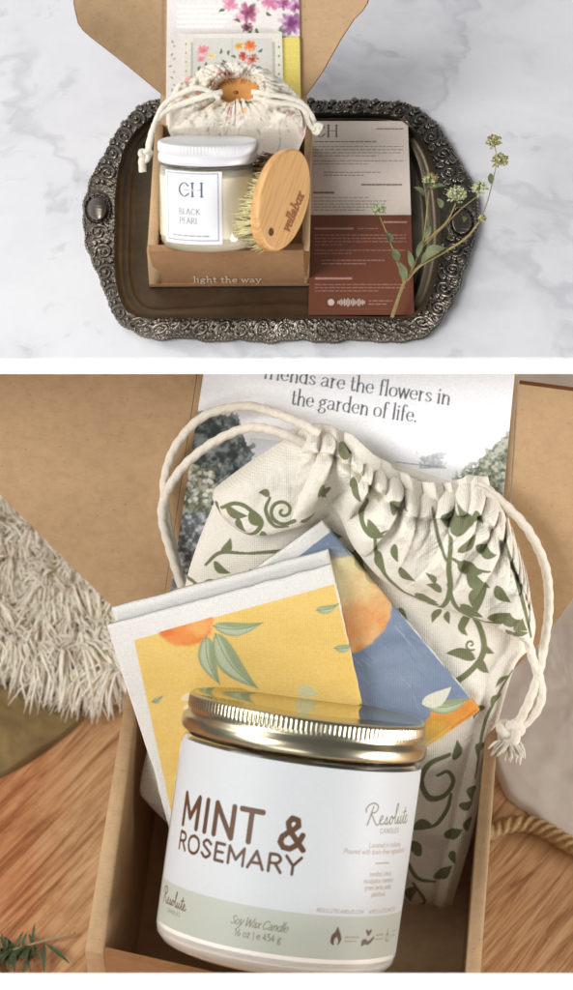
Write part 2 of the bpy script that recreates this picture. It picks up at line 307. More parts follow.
def m_silver():
    m, nt, b = nodes('tarnished_silver'); b.inputs['Metallic'].default_value = 1
    tc = N(nt, 'ShaderNodeTexCoord'); n1 = N(nt, 'ShaderNodeTexNoise', Scale=45.0, Detail=7.0, Roughness=.65); nt.links.new(tc.outputs['Object'], n1.inputs['Vector'])
    r1 = ramp(nt, [(.3, lin((92, 86, 78))), (.55, lin((132, 124, 113))), (.8, lin((170, 161, 149)))]); nt.links.new(n1.outputs['Fac'], r1.inputs[0])
    nt.links.new(r1.outputs[0], b.inputs['Base Color'])
    r2 = ramp(nt, [(.3, (.5,)*3), (.7, (.3,)*3)]); nt.links.new(n1.outputs['Fac'], r2.inputs[0]); nt.links.new(r2.outputs[0], b.inputs['Roughness']); return m
def m_basin():
    m, nt, b = nodes('tarnished_basin'); b.inputs['Metallic'].default_value = .9
    tc = N(nt, 'ShaderNodeTexCoord'); n1 = N(nt, 'ShaderNodeTexNoise', Scale=22.0, Detail=8.0, Roughness=.7); nt.links.new(tc.outputs['Object'], n1.inputs['Vector'])
    r1 = ramp(nt, [(.3, lin((92, 82, 68))), (.55, lin((128, 116, 98))), (.8, lin((166, 154, 134)))]); nt.links.new(n1.outputs['Fac'], r1.inputs[0])
    nt.links.new(r1.outputs[0], b.inputs['Base Color'])
    r2 = ramp(nt, [(.3, (.48,)*3), (.7, (.26,)*3)]); nt.links.new(n1.outputs['Fac'], r2.inputs[0]); nt.links.new(r2.outputs[0], b.inputs['Roughness']); return m
M = dict(
 marble=m_marble(), wood=m_wood_table(), white=plain('white_paint', (252, 252, 252), .5, noise=.01), bamboo=m_bamboo(), silver=m_silver(), basin=m_basin(),
 kraft=kraft('kraft_board', (187, 156, 119), .72), kraft_pale=kraft('kraft_board_pale', (188, 156, 119)), kraft_edge=kraft('kraft_cut_edge', (136, 96, 58), .6),
 kraft_shaded=kraft('kraft_board_shaded', (164, 125, 90)),  # darker copy of the kraft, the front's weaker light put into its colour
 cotton=printed('printed_cotton', .9, weave=150, wstr=.38, Sheen_Weight=.15), paper=printed('printed_paper', .55), gloss=printed('printed_card', .38), label=printed('paper_label', .5, noise=.02),
 linen=printed('napkin_cloth', .9, weave=190, wstr=.3, Sheen_Weight=.2),
 cord=plain('cotton_cord', (226, 219, 204), .9, noise=.08, nscale=600, bstr=.3), yarn=plain('cream_yarn', (252, 242, 224), .95, noise=.06, nscale=90, Subsurface_Weight=.5, Subsurface_Scale=.003, Subsurface_Radius=(1, .95, .88)),
 jute=plain('jute_rope', (170, 140, 98), .95, noise=.3, nscale=500, bstr=.5), olive=plain('olive_cloth', (132, 112, 72), .95, noise=.22, nscale=60, bstr=.4),
 pale_cloth=plain('pale_cloth', (228, 223, 212), .95, noise=.10, nscale=45, bstr=.4),
 gold=plain('brushed_gold', (200, 192, 164), .27, 1, noise=.04, nscale=300), gold_top=plain('polished_gold', (206, 197, 166), .07, 1, noise=.02, nscale=300), gold_knurl=plain('gold_edge', (204, 184, 138), .3, 1, noise=.05, nscale=300),
 wax=plain('soy_wax', (240, 239, 232), .45, Coat_Weight=1.0, Coat_Roughness=.03, noise=.02, nscale=40, Subsurface_Weight=.0), wax_cream=plain('cream_wax', (240, 231, 206), .45, Coat_Weight=1.0, Coat_Roughness=.03, noise=.03, nscale=40),
 white_metal=plain('white_lid_metal', (226, 226, 230), .35, noise=.02), glass=None,
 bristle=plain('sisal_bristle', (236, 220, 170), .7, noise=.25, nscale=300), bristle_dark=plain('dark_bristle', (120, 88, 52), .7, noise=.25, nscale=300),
 stem=plain('dry_stem', (150, 134, 84), .7, noise=.2, nscale=300), leaf=plain('sage_leaf', (112, 120, 82), .6, noise=.25, nscale=200), bud=plain('pale_bud', (182, 188, 148), .8, noise=.3, nscale=900),
 budb=plain('golden_bud', (158, 146, 92), .8, noise=.3, nscale=900), rosemary=plain('rosemary_green', (70, 88, 56), .6, noise=.3, nscale=250), twig=plain('pale_twig', (176, 158, 122), .7, noise=.2, nscale=300),
 lining=plain('tan_lining', (206, 148, 84), .8, noise=.12, nscale=120, bstr=.2), ink_pale=plain('pale_ink', (222, 204, 186), .7, noise=.05), ink_burnt=plain('burnt_ink', (150, 92, 46), .7, noise=.15),
 hole=plain('hole_shade', (88, 56, 30), .8, noise=.1),
)
def m_glass():
    m, nt, b = nodes('clear_glass'); b.inputs['Base Color'].default_value = (1, 1, 1, 1); b.inputs['Roughness'].default_value = .02
    b.inputs['Transmission Weight'].default_value = 1; b.inputs['IOR'].default_value = 1.45; return m
M['glass'] = m_glass()
# ------------------------------------------------------------------ object builders
def thing(name, label, cat, loc, group=None):
    o = bpy.data.objects.new(name, None); COL.objects.link(o); o.location = tuple(float(v) for v in loc); o.empty_display_size = .02
    o['label'] = label; o['category'] = cat
    if group: o['group'] = group
    return o
def mesh(name, V, F, mats, parent=None, smooth=True, colors=None, flat=None, midx=None, label=None):
    V = np.asarray(V, float).reshape(-1, 3)
    if parent is not None:
        p = parent; off = np.zeros(3)
        while p is not None: off += np.array(p.location); p = p.parent
        V = V-off
    me = bpy.data.meshes.new(name); me.from_pydata(V.tolist(), [], [tuple(int(i) for i in f) for f in F])
    if not isinstance(mats, (list, tuple)): mats = [mats]
    for m in mats: me.materials.append(m)
    if midx is not None: me.polygons.foreach_set('material_index', np.asarray(midx, np.int32))
    me.polygons.foreach_set('use_smooth', np.full(len(me.polygons), smooth))
    if colors is not None:
        a = me.color_attributes.new('print', 'FLOAT_COLOR', 'POINT'); c = np.ones((len(V), 4)); c[:, :3] = np.asarray(colors).reshape(-1, 3); a.data.foreach_set('color', c.ravel())
    if flat is not None:
        a = me.attributes.new('flat', 'FLOAT_VECTOR', 'POINT'); a.data.foreach_set('vector', np.asarray(flat, float).reshape(-1, 3).ravel())
    me.update()
    o = bpy.data.objects.new(name, me); COL.objects.link(o)
    if parent is not None: o.parent = parent
    if label: o['label'] = label
    return o
def tagged(o, label, cat, group=None):
    o['label'] = label; o['category'] = cat
    if group: o['group'] = group
    return o
def gridf(nv, nu, base=0, closed=False, flip=False):
    j, i = np.meshgrid(np.arange(nv-1), np.arange(nu if closed else nu-1), indexing='ij'); i2 = (i+1) % nu
    f = np.stack([j*nu+i, j*nu+i2, (j+1)*nu+i2, (j+1)*nu+i], -1).reshape(-1, 4)+base
    return f[:, ::-1] if flip else f
class MB:
    def __init__(s): s.V = []; s.F = []; s.I = []; s.n = 0
    def add(s, V, F, mi=0):
        V = np.asarray(V, float).reshape(-1, 3); s.V.append(V); s.F += [tuple(int(i)+s.n for i in f) for f in F]; s.I += [mi]*len(F); s.n += len(V)
    def build(s, name, mats, parent=None, smooth=True, **kw):
        s.I += [0]*(len(s.F)-len(s.I)); return mesh(name, np.vstack(s.V), s.F, mats, parent, smooth, midx=s.I, **kw)
def box8(mb, P, mi=0):
    mb.add(P, [(0, 3, 2, 1), (4, 5, 6, 7), (0, 1, 5, 4), (1, 2, 6, 5), (2, 3, 7, 6), (3, 0, 4, 7)], mi)
def aabox(x0, x1, y0, y1, z0, z1): return [(x0, y0, z0), (x1, y0, z0), (x1, y1, z0), (x0, y1, z0), (x0, y0, z1), (x1, y0, z1), (x1, y1, z1), (x0, y1, z1)]
def tube(mb, P, r, k=10, mi=0, twist=0, tamp=0.0, strands=3, cap=True):
    P = np.asarray(P, float); n = len(P); r = np.broadcast_to(np.asarray(r, float), (n,))
    tg = np.gradient(P, axis=0); tg /= np.maximum(np.linalg.norm(tg, axis=1)[:, None], 1e-12)
    a = np.cross(tg[0], [0.3, 0.2, 1.0]); a /= np.linalg.norm(a); ring = []
    L = np.concatenate([[0], np.cumsum(np.linalg.norm(np.diff(P, axis=0), axis=1))])
    th = np.linspace(0, 2*np.pi, k, endpoint=False)
    for i in range(n):
        a = a-tg[i]*np.dot(a, tg[i]); a /= np.linalg.norm(a); b = np.cross(tg[i], a)
        rr = r[i]*(1+tamp*np.abs(np.sin((th*strands+L[i]*twist)/2))) if tamp else np.full(k, r[i])
        ring.append(P[i]+rr[:, None]*(np.cos(th)[:, None]*a+np.sin(th)[:, None]*b))
    F = list(map(tuple, gridf(n, k, closed=True)))
    if cap: F += [tuple(range(k))[::-1], tuple(range((n-1)*k, n*k))]
    mb.add(np.vstack(ring), F, mi)
def ball(mb, c, r, nu=8, nv=6, mi=0, squash=(1, 1, 1)):
    th = np.linspace(0, 2*np.pi, nu, endpoint=False); ph = np.linspace(0.001, np.pi-.001, nv)
    V = np.stack([np.outer(np.sin(ph), np.cos(th)), np.outer(np.sin(ph), np.sin(th)), np.outer(np.cos(ph), np.ones(nu))], -1)*r*np.array(squash)
    mb.add(V.reshape(-1, 3)+np.asarray(c), gridf(nv, nu, closed=True, flip=True), mi)
def prism(mb, P, n, th, mi_face=0, mi_edge=1):
    """flat board: outline P (3D, in one plane) with front face at P and back face th behind it"""
    P = np.asarray(P, float); k = len(P); Q = P-np.asarray(n)*th
    mb.add(np.vstack([P, Q]), [tuple(range(k))], mi_face); base = mb.n-2*k
    mb.F.append(tuple(range(base+2*k-1, base+k-1, -1))); mb.I.append(mi_face)
    for i in range(k):
        j = (i+1) % k; mb.F.append((base+j, base+i, base+k+i, base+k+j)); mb.I.append(mi_edge)
def sheet(name, PX, plane, hgt, thick, mat, parent=None, canvas=None, colors=None, label=None, back=None, wscale=1.0):
    """cloth / card body: PX (nv,nu,2) points in the plane, front raised by hgt (m) along the normal, back closed"""
    p0, n = plane; nv, nu = PX.shape[:2]
    B = on_plane(PX[..., 0], PX[..., 1], p0, n)
    Fp = B+np.asarray(hgt)[..., None]*n; Bk = B+(np.asarray(hgt)-thick if back is None else back)[..., None]*n
    V = np.vstack([Fp.reshape(-1, 3), Bk.reshape(-1, 3)]); m = nv*nu
    F = [gridf(nv, nu, flip=True), gridf(nv, nu, base=m)]
    ed = np.concatenate([np.arange(nu), np.arange(1, nv)*nu+nu-1, (nv-1)*nu+np.arange(nu-2, -1, -1), np.arange(nv-2, 0, -1)*nu]); e2 = np.roll(ed, -1)
    F.append(np.stack([ed, e2, e2+m, ed+m], 1)); F = np.vstack(F)
    C = canvas.sample(PX[..., 0], PX[..., 1]).reshape(-1, 3) if canvas is not None else colors.reshape(-1, 3)
    fl = np.concatenate([PX.reshape(-1, 2), np.zeros((m, 1))], 1)*.001*wscale
    return mesh(name, V, F, mat, parent, True, np.vstack([C, C]), np.vstack([fl, fl]), label=label)
def ink(name, V, cov, mat, parent):
    nv, nu = V.shape[:2]; c = (cov[:-1, :-1]+cov[1:, :-1]+cov[:-1, 1:]+cov[1:, 1:])/4; F = gridf(nv, nu, flip=True)[(c > .5).ravel()]
    k, inv = np.unique(F, return_inverse=True); return mesh(name, V.reshape(-1, 3)[k], inv.reshape(F.shape), mat, parent, False)
def quadgrid(tl, tr, br, bl, nu, nv):
    u = np.linspace(0, 1, nu)[None, :, None]; v = np.linspace(0, 1, nv)[:, None, None]
    tl, tr, br, bl = (np.asarray(p, float) for p in (tl, tr, br, bl))
    return (tl*(1-u)+tr*u)*(1-v)+(bl*(1-u)+br*u)*v
def lofted(L, R, nu, nv):
    a = spl(L, nv)[:, None]; b = spl(R, nv)[:, None]; u = np.linspace(0, 1, nu)[None, :, None]; return a*(1-u)+b*u
def lean_plane(px, py, z, deg, yaw=0.0):
    p = on_z(px, py, z); a = math.radians(deg); y = math.radians(yaw)
    n = np.array([math.sin(a)*math.sin(y), -math.sin(a)*math.cos(y), math.cos(a)]); return p, n
def frame_at(p):
    b = unit(CAM-p); r = unit(RT-b*np.dot(RT, b)); return r, np.cross(b, r), b

# ================================================================== SETTING
yE = .813/math.tan(PITCH-math.atan(137/495*T)); zE = .813-yE*math.tan(PITCH-math.atan(121/495*T))
mb = MB(); box8(mb, aabox(-.8, .8, yE+.0004, 2.2, -.0006, 0)); o = mb.build('marble_tabletop', M['marble'], smooth=False); o['kind'] = 'structure'
yc_ = yE-.0062; zc_ = .813-yc_*math.tan(PITCH-math.atan(121/495*T))
mb = MB(); P_ = [(yE, -.0007), (yc_, zc_), (yE+.012, -.0125), (2.2, -.0125), (2.2, -.0007)]
mb.add([(x, y, z) for x in (-.8, .8) for y, z in P_], [(0, 1, 2, 3, 4), (9, 8, 7, 6, 5)]+[(i, 5+i, 5+(i+1) % 5, (i+1) % 5) for i in range(5)]); o = mb.build('white_shelf', M['white'], smooth=False); o['kind'] = 'structure'
ZT = -.305
mb = MB(); box8(mb, aabox(-.8, .8, -.4, 2.2, ZT-.03, ZT)); o = mb.build('wooden_tabletop', M['wood'], smooth=False); o['kind'] = 'structure'
zr = -.10; yr = (H-zr)/math.tan(PITCH+math.atan(478/495*T))
mb = MB(); box8(mb, aabox(-.8, .8, yr-.06, yr, zr-.010, zr)); o = mb.build('white_ledge', M['white'], smooth=False); o['kind'] = 'structure'

# ================================================================== UPPER: silver tray
c0 = np.array([283., 215.])
OUT = [(158,100),(141,106),(120,128),(107,151),(93,174),(86,195),(83,209),(84,224),(87,248),(99,276),(110,304),(118,320),(134,331),(156,339),(184,337),(212,341),(240,339),(268,342),(298,339),(328,342),(352,339),(376,341),(404,341),(428,334),(444,314),(455,296),(464,270),(472,246),(478,222),(479,207),(475,190),(467,174),(449,144),(434,122),(409,105),(386,103),(362,100),(335,103),(308,101),(280,103),(250,101),(220,103),(190,101)]
INN = [(160,116),(149,120),(130,140),(120,165),(116,195),(115.5,225),(115,260),(117,285),(124,306),(140,317),(180,318),(260,318),(340,318),(400,318),(420,311),(432,290),(440,250),(440,210),(434,170),(424,144),(410,126),(390,116),(340,114),(270,114),(200,114)]
def polar(pts, th):
    P = spl(pts, 900, True)-c0; a = np.arctan2(P[:, 1], P[:, 0]); r = np.hypot(P[:, 0], P[:, 1]); k = np.argsort(a)
    return np.interp(th, np.concatenate([a[k]-2*np.pi, a[k], a[k]+2*np.pi]), np.tile(r[k], 3))
NS = 2500
# equal steps along the rim
P0 = spl(OUT, NS, True)-c0; th = np.unwrap(np.arctan2(P0[:, 1], P0[:, 0])); thw = (th+np.pi) % (2*np.pi)-np.pi
ro, ri = polar(OUT, thw), polar(INN, thw); per = 1190.0; s_ = np.arange(NS)/NS*per
NTT = 56; t = np.linspace(0, 1, NTT)[:, None]
wid = (ro-ri)[None, :]
def scroll(s, y, cell, sg, off, rad=.60, turns=5.6, lobes=0):
    i = np.floor((s+off)/cell); dx = (s+off)-(i+.5)*cell; sgn = np.where(i % 2 == 0, 1, -1)*sg
    r = np.hypot(dx, y)/(cell*rad); a = np.arctan2(y, dx*sgn)
    w = (0.5+0.5*np.cos(a+r*turns))**1.3
    if lobes: w = (0.5+.5*np.cos(a*lobes))**.8*sstep(0, .35, r)*.9+.9*np.exp(-(r/.22)**2)
    return w*sstep(1.0, .82, r)
yy = (t-.5)*wid; ss = np.broadcast_to(s_[None], yy.shape)
ncell = 58; cell = per/ncell
emb = .35*(fbm(ss*.5, yy*.5, 5, 3)-.5)+.45*np.abs(np.sin(ss*np.pi/(per/238)))*np.exp(-((t-.965)/.035)**2)
h = 2.5*np.sin(np.pi*np.clip(t*1.02, 0, 1))**.7*np.ones_like(ss)+4.6*emb*sstep(0, .12, t)*sstep(1.0, .9, t)
PXr = c0+np.stack([np.cos(thw), np.sin(thw)], 1)[None]*((ro[None]*(1-t)+ri[None]*t))[..., None]
rag = 1.8*np.abs(np.cos(s_*np.pi/(per/50)))+.9*np.abs(np.sin(s_*2*np.pi/(per/149)))
PXr[..., 0] += (np.cos(thw)*(rag-1))[None]*(1-t); PXr[..., 1] += (np.sin(thw)*(rag-1))[None]*(1-t)
for mx_, my_ in ((97, 209), (462, 222)):                                # the oval bosses at the two ends
    d = np.hypot((PXr[..., 0]-mx_)/10.5, (PXr[..., 1]-my_)/12.5)
    h = h*sstep(.85, 1.25, d)+np.where(d < 1, (11 if mx_ < 200 else 5)*np.sqrt(np.clip(1-d**2, 0, 1))+3.5, 0)*sstep(1.02, .9, d)+4.5*np.exp(-((d-1.22)/.14)**2)*(1+.4*np.sin(np.arctan2(PXr[..., 1]-my_, PXr[..., 0]-mx_)*16))
px0 = .00044
Zr = .0012*sstep(0, .06, t)+.0075*t+h*px0*.85
tray = thing('serving_tray', 'tarnished silver tray with an embossed scrollwork rim lying on white marble', 'tray', on_z(283, 215, 0.0))
Vb = on_zs(PXr[..., 0], PXr[..., 1], Zr+.0008)
und = Vb[0].copy(); und[:, 2] = .0002
V = np.vstack([und[None], Vb]); mb = MB(); mb.add(V.reshape(-1, 3), gridf(NTT+1, NS, closed=True))
def rim_pt(sp, y, lift):                                                # sp px along the rim, y px across from its middle line
    i = (np.asarray(sp)/per*NS) % NS; i0 = np.floor(i).astype(int) % NS; w_ = (ro-ri)[i0]; tt_ = np.clip(.5+np.asarray(y)/w_, .02, .985)*(NTT-1); j0 = np.clip(np.floor(tt_).astype(int), 0, NTT-2); f = (tt_-j0)[..., None]; fi = (i-np.floor(i))[..., None]; i1 = (i0+1) % NS
    P = (Vb[j0, i0]*(1-f)+Vb[j0+1, i0]*f)*(1-fi)+(Vb[j0, i1]*(1-f)+Vb[j0+1, i1]*f)*fi; P = P.copy(); P[..., 2] += np.asarray(lift)*px0; return P
rq = random.Random(17)
def far_from_boss(sp): p = PXr[NTT//2, int(sp/per*NS) % NS]; return min(np.hypot(p[0]-97, p[1]-209), np.hypot(p[0]-462, p[1]-222)) > 17
NCEL = 50; cw_ = per/NCEL
for i in range(NCEL):
    s0 = (i+.5)*cw_; sg = 1 if i % 2 else -1
    if not far_from_boss(s0): continue
    t_ = np.linspace(0, 1, 34); r_ = 9.0*(1-t_*.86); th_ = sg*(t_*3.3*math.pi)+(math.pi*.5 if i % 2 else -math.pi*.5)
    tube(mb, rim_pt(s0+r_*np.cos(th_)*1.05, -1.5*sg+r_*np.sin(th_), .9), (1.9-1.0*t_)*px0, 7)
    ball(mb, rim_pt(np.array(s0), np.array(-1.5*sg), 1.6), 2.1*px0, 8, 6)
    for k_ in range(5):                                                 # leaf fan in the notch between two scrolls
        a_ = (k_-2)*.42; L_ = 8.2-abs(k_-2)*1.1; s1 = s0+cw_*.5; q = np.linspace(0, 1, 7)
        for dirn in (1, -1): tube(mb, rim_pt(s1+np.sin(a_)*L_*q*.8, dirn*(3.0+np.cos(a_)*L_*q), .5+1.4*np.sin(np.pi*q*.9)), np.array([.7, 1.25, 1.5, 1.5, 1.3, .9, .3])*px0, 6)
    ball(mb, rim_pt(np.array(s0+cw_*.5), np.array(0.), 1.4), 2.5*px0, 9, 6)
    for dy_, rr0 in ((11.0*sg, 4.2), (-12.3*sg, 3.4)):
        t_ = np.linspace(0, 1, 20); r_ = rr0*(1-t_*.85); th_ = -sg*t_*2.6*math.pi
        tube(mb, rim_pt(s0+r_*np.cos(th_), dy_+r_*np.sin(th_), .8), (1.15-.5*t_)*px0, 6)
for i in range(300):
    sp = i*per/300
    w_ = float((ro-ri)[int(sp/per*NS) % NS]); ball(mb, rim_pt(np.array(sp), np.array(-.5*w_+1.6+.5*math.sin(i*1.7)), .6), rq.uniform(1.25, 1.7)*px0, 7, 5)
mb.build('rim', M['silver'], tray)
# basin: wall down to the floor, floor sheet
steps = [(0, .0118), (2.0, .0105), (4, .0065), (9, .0056), (13, .0060), (15, .0052), (17, .0040), (20, .0036), (40, .0036), (80, .0036)]
rings = []
NB = 400; thb = np.linspace(-np.pi, np.pi, NB, endpoint=False); rib = polar(INN, thb)
for ins, z in steps:
    r = np.maximum(rib-ins+.8, 2); q = on_zs(c0[0]+np.cos(thb)*r, c0[1]+np.sin(thb)*r, np.full(NB, z)); rings.append(q)
V = np.vstack(rings); F = list(map(tuple, gridf(len(steps), NB, closed=True))); V = np.vstack([V, on_z(c0[0], c0[1], .0036)[None]]); kk = (len(steps)-1)*NB
F += [(kk+i, kk+(i+1) % NB, len(V)-1) for i in range(NB)]
mesh('basin', V, F, M['basin'], tray)

# ================================================================== mailer boxes
def wall(mb, a0, a1, b0, b1, zt, zb, rr=.0, mi=0):
    """rolled board wall: outer top edge a0-a1, inner top edge b0-b1 (3D), rounded top, straight down to zb"""
    a0, a1, b0, b1 = (np.asarray(p, float) for p in (a0, a1, b0, b1)); prof = []
    for k in range(9):
        f = k/8; ang = math.pi*f; prof.append(((1-math.cos(ang))/2, math.sin(ang)*.22))
    R = []
    for A, B in ((a0, b0), (a1, b1)):
        w = np.linalg.norm(B-A); pts = [np.array([A[0], A[1], zb])]
        for f, hh in prof: q = A*(1-f)+B*f; q = q.copy(); q[2] = zt-w*.22+hh*w; pts.append(q)
        pts.append(np.array([B[0], B[1], zb])); R.append(pts)
    n = len(R[0]); V = np.vstack(R); F = [(i, i+1, n+i+1, n+i) for i in range(n-1)]+[tuple(range(n))[::-1], tuple(range(n, 2*n))]
    mb.add(V, F, mi)
def shift(p, dz): p = np.array(p, float); p[2] = dz; return p
zu = .0268; zub = .0042
ubox = thing('mailer_box', 'open brown mailer box on the silver tray, holding a white lidded candle', 'box', on_z(228, 268, zub))
FLo, FRo = on_z(147, 250.5, zu), on_z(309.5, 249.5, zu); BLo, BRo = on_z(155, 124, zu), on_z(312.5, 122, zu)
FLi, FRi = on_z(158, 250, zu), on_z(302, 249, zu); BLi, BRi = on_z(163, 124, zu), on_z(305, 122, zu)
mb = MB(); wall(mb, FLo, BLo, FLi, BLi, zu, zub); wall(mb, BRo, FRo, BRi, FRi, zu, zub)
Bk = on_z(155, 121, zu), on_z(312.5, 119, zu)
wall(mb, Bk[0], Bk[1], BLo*1.0+np.array([0, .0002, 0]), BRo+np.array([0, .0002, 0]), zu-.001, zub)
mb.build('side_wall', M['kraft'], ubox)
mb = MB(); fl = [shift(p, zub) for p in (FLo, FRo, BRo, BLo)]; box8(mb, fl+[shift(p, zub+.0015) for p in fl]); mb.build('floor', M['kraft_shaded'], ubox, smooth=False)
mb = MB()
ft = [on_z(148.2, 251.2, zu), on_z(303.5, 250.2, zu)]; fb = [on_z(157.5, 285.5, zub), on_z(304.5, 285.5, zub)]
fn = unit(np.cross(ft[1]-ft[0], ft[0]-fb[0])); fn = fn if fn[1] < 0 else -fn
prism(mb, [fb[0], fb[1], ft[1], ft[0]], fn, .0035)
fp = mb.build('front_panel', [M['kraft_shaded'], M['kraft_shaded']], ubox, smooth=False)
# dark strips drawing the shade of the corner slits beside the front panel
mb = MB(); prism(mb, [on_z(305.2, 285.3, zub), on_z(308.5, 283.5, zub), on_z(310.2, 252, zu-.001), on_z(305.0, 251.5, zu-.001)], fn, .003); mb.build('corner_gap_shade', [M['kraft_edge'], M['kraft_edge']], ubox, smooth=False); mb = MB()
prism(mb, [on_z(153.6, 284.5, zub), on_z(156.8, 285.5, zub), on_z(147.6, 252, zu-.0015), on_z(146.2, 252, zu-.0015)], fn, .003)
mb.build('corner_gap_shade', [M['kraft_edge'], M['kraft_edge']], ubox, smooth=False)
cv = Canvas(180, 260, 280, 292, 10, (0, 0, 0)); write(cv, 'light the way.', 193.5, 282.3, 3.3, (255, 255, 255), .27, .19, True, track=.14, fit=71)
PX = quadgrid((191, 274), (268, 274), (268, 285), (191, 285), 700, 110)
ink('printed_words', on_plane(PX[..., 0], PX[..., 1], fb[0]+fn*.0009, fn), cv.sample(PX[..., 0], PX[..., 1])[..., 0], M['ink_pale'], fp)
# lid leaning back
LU = lean_plane(230, 122, zu, 52)
def pl(pts, plane, off=0.0): q = np.asarray(pts, float); return on_plane(q[:, 0], q[:, 1], plane[0]+plane[1]*off, plane[1])
mb = MB(); prism(mb, pl([(160, 125), (308, 123), (303, -14), (162, -14)], LU), LU[1], .003)
lid = mb.build('lid', [M['kraft'], M['kraft_edge']], ubox, smooth=False)
def flap_plane(base_px, plane, side, phi):
    p = on_plane(np.float64(base_px[0]), np.float64(base_px[1]), plane[0], plane[1]); n = plane[1]; a = math.radians(phi)
    e = np.array([side, 0, 0])*math.cos(a)+n*math.sin(a); along = unit(np.cross(n, [1, 0, 0])); nn = unit(np.cross(e, along)); nn = nn if np.dot(nn, CAM-p) > 0 else -nn
    return p, nn
FLP = flap_plane((165, 60), LU, -1, 18); FRP = flap_plane((301, 60), LU, 1, 18)
def rounded(pts, n=60): return spl(pts, n)
mb = MB(); prism(mb, pl([(165.5, -14), (165.5, 97), (128, 66), (92, 38), (84, 31), (79, 24), (76.5, 14), (74.5, 4), (74, -14)], FLP), FLP[1], .0022)
mb.build('lid_flap', [M['kraft'], M['kraft_edge']], ubox, smooth=False)
mb = MB(); prism(mb, pl([(300, -14), (369, -14), (367, 3), (362, 11), (353, 20), (340, 40), (322, 72), (304.5, 97), (301, 98)], FRP), FRP[1], .0022)
mb.build('lid_flap', [M['kraft_pale'], M['kraft_edge']], ubox, smooth=False)

# cards in the upper lid
def blossom(c, x, y, r, col, dark, n=9, seed=0):
    R = random.Random(seed); mid = tuple((a+b)/2 for a, b in zip(col, dark)); pale = tuple(min(255, a*.5+128) for a in col)
    for ring, (k, q) in enumerate(((11, .68), (8, .42), (5, .2))):
        for i in range(k):
            a = i/k*6.283+R.uniform(-.2, .2)+ring; q2 = q*r*R.uniform(.85, 1.1)
            c.blob(x+q2*math.cos(a), y+q2*math.sin(a)*.9, r*R.uniform(.3, .4), r*R.uniform(.15, .22), R.choice([col, col, mid, pale, dark] if ring < 2 else [dark, mid]), a, .85, .5, .45, seed*20+i)
    c.blob(x, y, r*.2, r*.18, dark, 0, .9, .4, .4, seed)
cv = Canvas(158, -16, 306, 140, 3, (234, 229, 225))
for i in range(5): fake_lines(cv, 178, 240-i*4, 6+i*5.2, (250, 248, 246), 1, h=2.2, alpha=.95, last=1, seed=i)
for i, (x, y, r, c1, c2) in enumerate([(230, 4, 8, (232, 170, 190), (214, 130, 160)), (248, 13, 11, (196, 110, 150), (128, 48, 84)), (270, 3, 9, (226, 168, 190), (205, 120, 155)), (291, 24, 13, (172, 100, 160), (110, 48, 100)), (284, 3, 8, (208, 140, 178), (150, 70, 120)), (238, 18, 6, (236, 184, 200), (220, 150, 170)), (296, 6, 8, (190, 120, 170), (120, 60, 110)), (258, -6, 8, (220, 150, 180), (170, 90, 130)), (247, 27, 6, (150, 60, 100), (80, 40, 50))]): blossom(cv, x, y, r, c1, c2, seed=i)
for x, y, a in ((240, 22, 200), (252, 30, 120), (256, 28, 60), (300, 36, 100), (266, 12, 30), (225, 10, 160), (285, 33, 200)): leaf(cv, x, y, a, 7, 3.4, (98, 118, 84))
for i in range(6): leaf(cv, 172+i % 2, 40+i*13, 60+i*50, 4, 2, (170, 160, 110)); cv.blob(174, 46+i*13, 1.4, 1.2, (224, 170, 170))
def card(name, label, cat, corners, plane, off, cv, nu, nv, th=.0006, curl=0.0, mat='paper', group=None):
    PX = quadgrid(*corners, nu, nv); u = np.linspace(-1, 1, nu)[None]; hh = curl*(u**2)*np.ones((nv, 1))
    o = sheet(name, PX, (plane[0]+plane[1]*off, plane[1]), hh, th, M[mat], None, cv); return tagged(o, label, cat, group)
card('floral_card', 'large white card printed with pink and purple flowers, inside the lid of the upper box', 'card', ((167, -13), (299, -13), (301, 124), (166, 125)), LU, .0012, cv, 300, 300)
cv = Canvas(280, 30, 304, 130, 3, (232, 212, 110)); fake_lines(cv, 284, 297, 44, (240, 228, 160), 8, 6, h=1.2, alpha=.5)
card('yellow_card', 'narrow yellow card strip showing at the right of the framed flower card', 'card', ((270, 38), (299.5, 37), (301, 122), (270, 122)), LU, .0022, cv, 40, 100)
cv = Canvas(180, 30, 286, 130, 3, (230, 226, 215))
cv.poly([(191, 42), (275, 42), (276, 122), (190, 122)], (192, 188, 176)); cv.poly([(193, 38), (272, 38), (273, 122), (193, 122)], (216, 214, 208)); cv.stroke([(232, 38), (232, 122)], .8, (200, 194, 182))
for i, (x, y, r, c1, c2) in enumerate([(203, 50, 6.5, (238, 160, 166), (224, 120, 130)), (201, 59, 4.5, (240, 170, 176), (220, 130, 140)), (212, 56, 4, (244, 226, 170), (226, 196, 110)), (250, 46, 6.5, (240, 150, 80), (222, 110, 40)), (239, 46, 4.5, (236, 190, 90), (214, 150, 40)), (243, 56, 5, (214, 96, 60), (170, 60, 40)), (253, 59, 5.5, (226, 120, 90), (120, 50, 50)), (248, 66, 6, (236, 160, 150), (190, 90, 90)), (206, 70, 5, (238, 180, 186), (220, 140, 150))]): blossom(cv, x, y, r, c1, c2, seed=i+30)
for x, y, a in ((236, 58, 200), (258, 66, 30), (238, 66, 120), (220, 54, 280), (222, 60, 20), (206, 62, 70), (216, 66, 120), (258, 52, 320), (200, 66, 100), (243, 70, 80), (229, 50, 90)): leaf(cv, x, y, a, 6, 3, (104, 128, 92))
for y in range(44, 110, 9): cv.blob(186, y, 1, 1.3, (200, 176, 90)); cv.blob(279, y+3, 1, 1.3, (150, 150, 90))
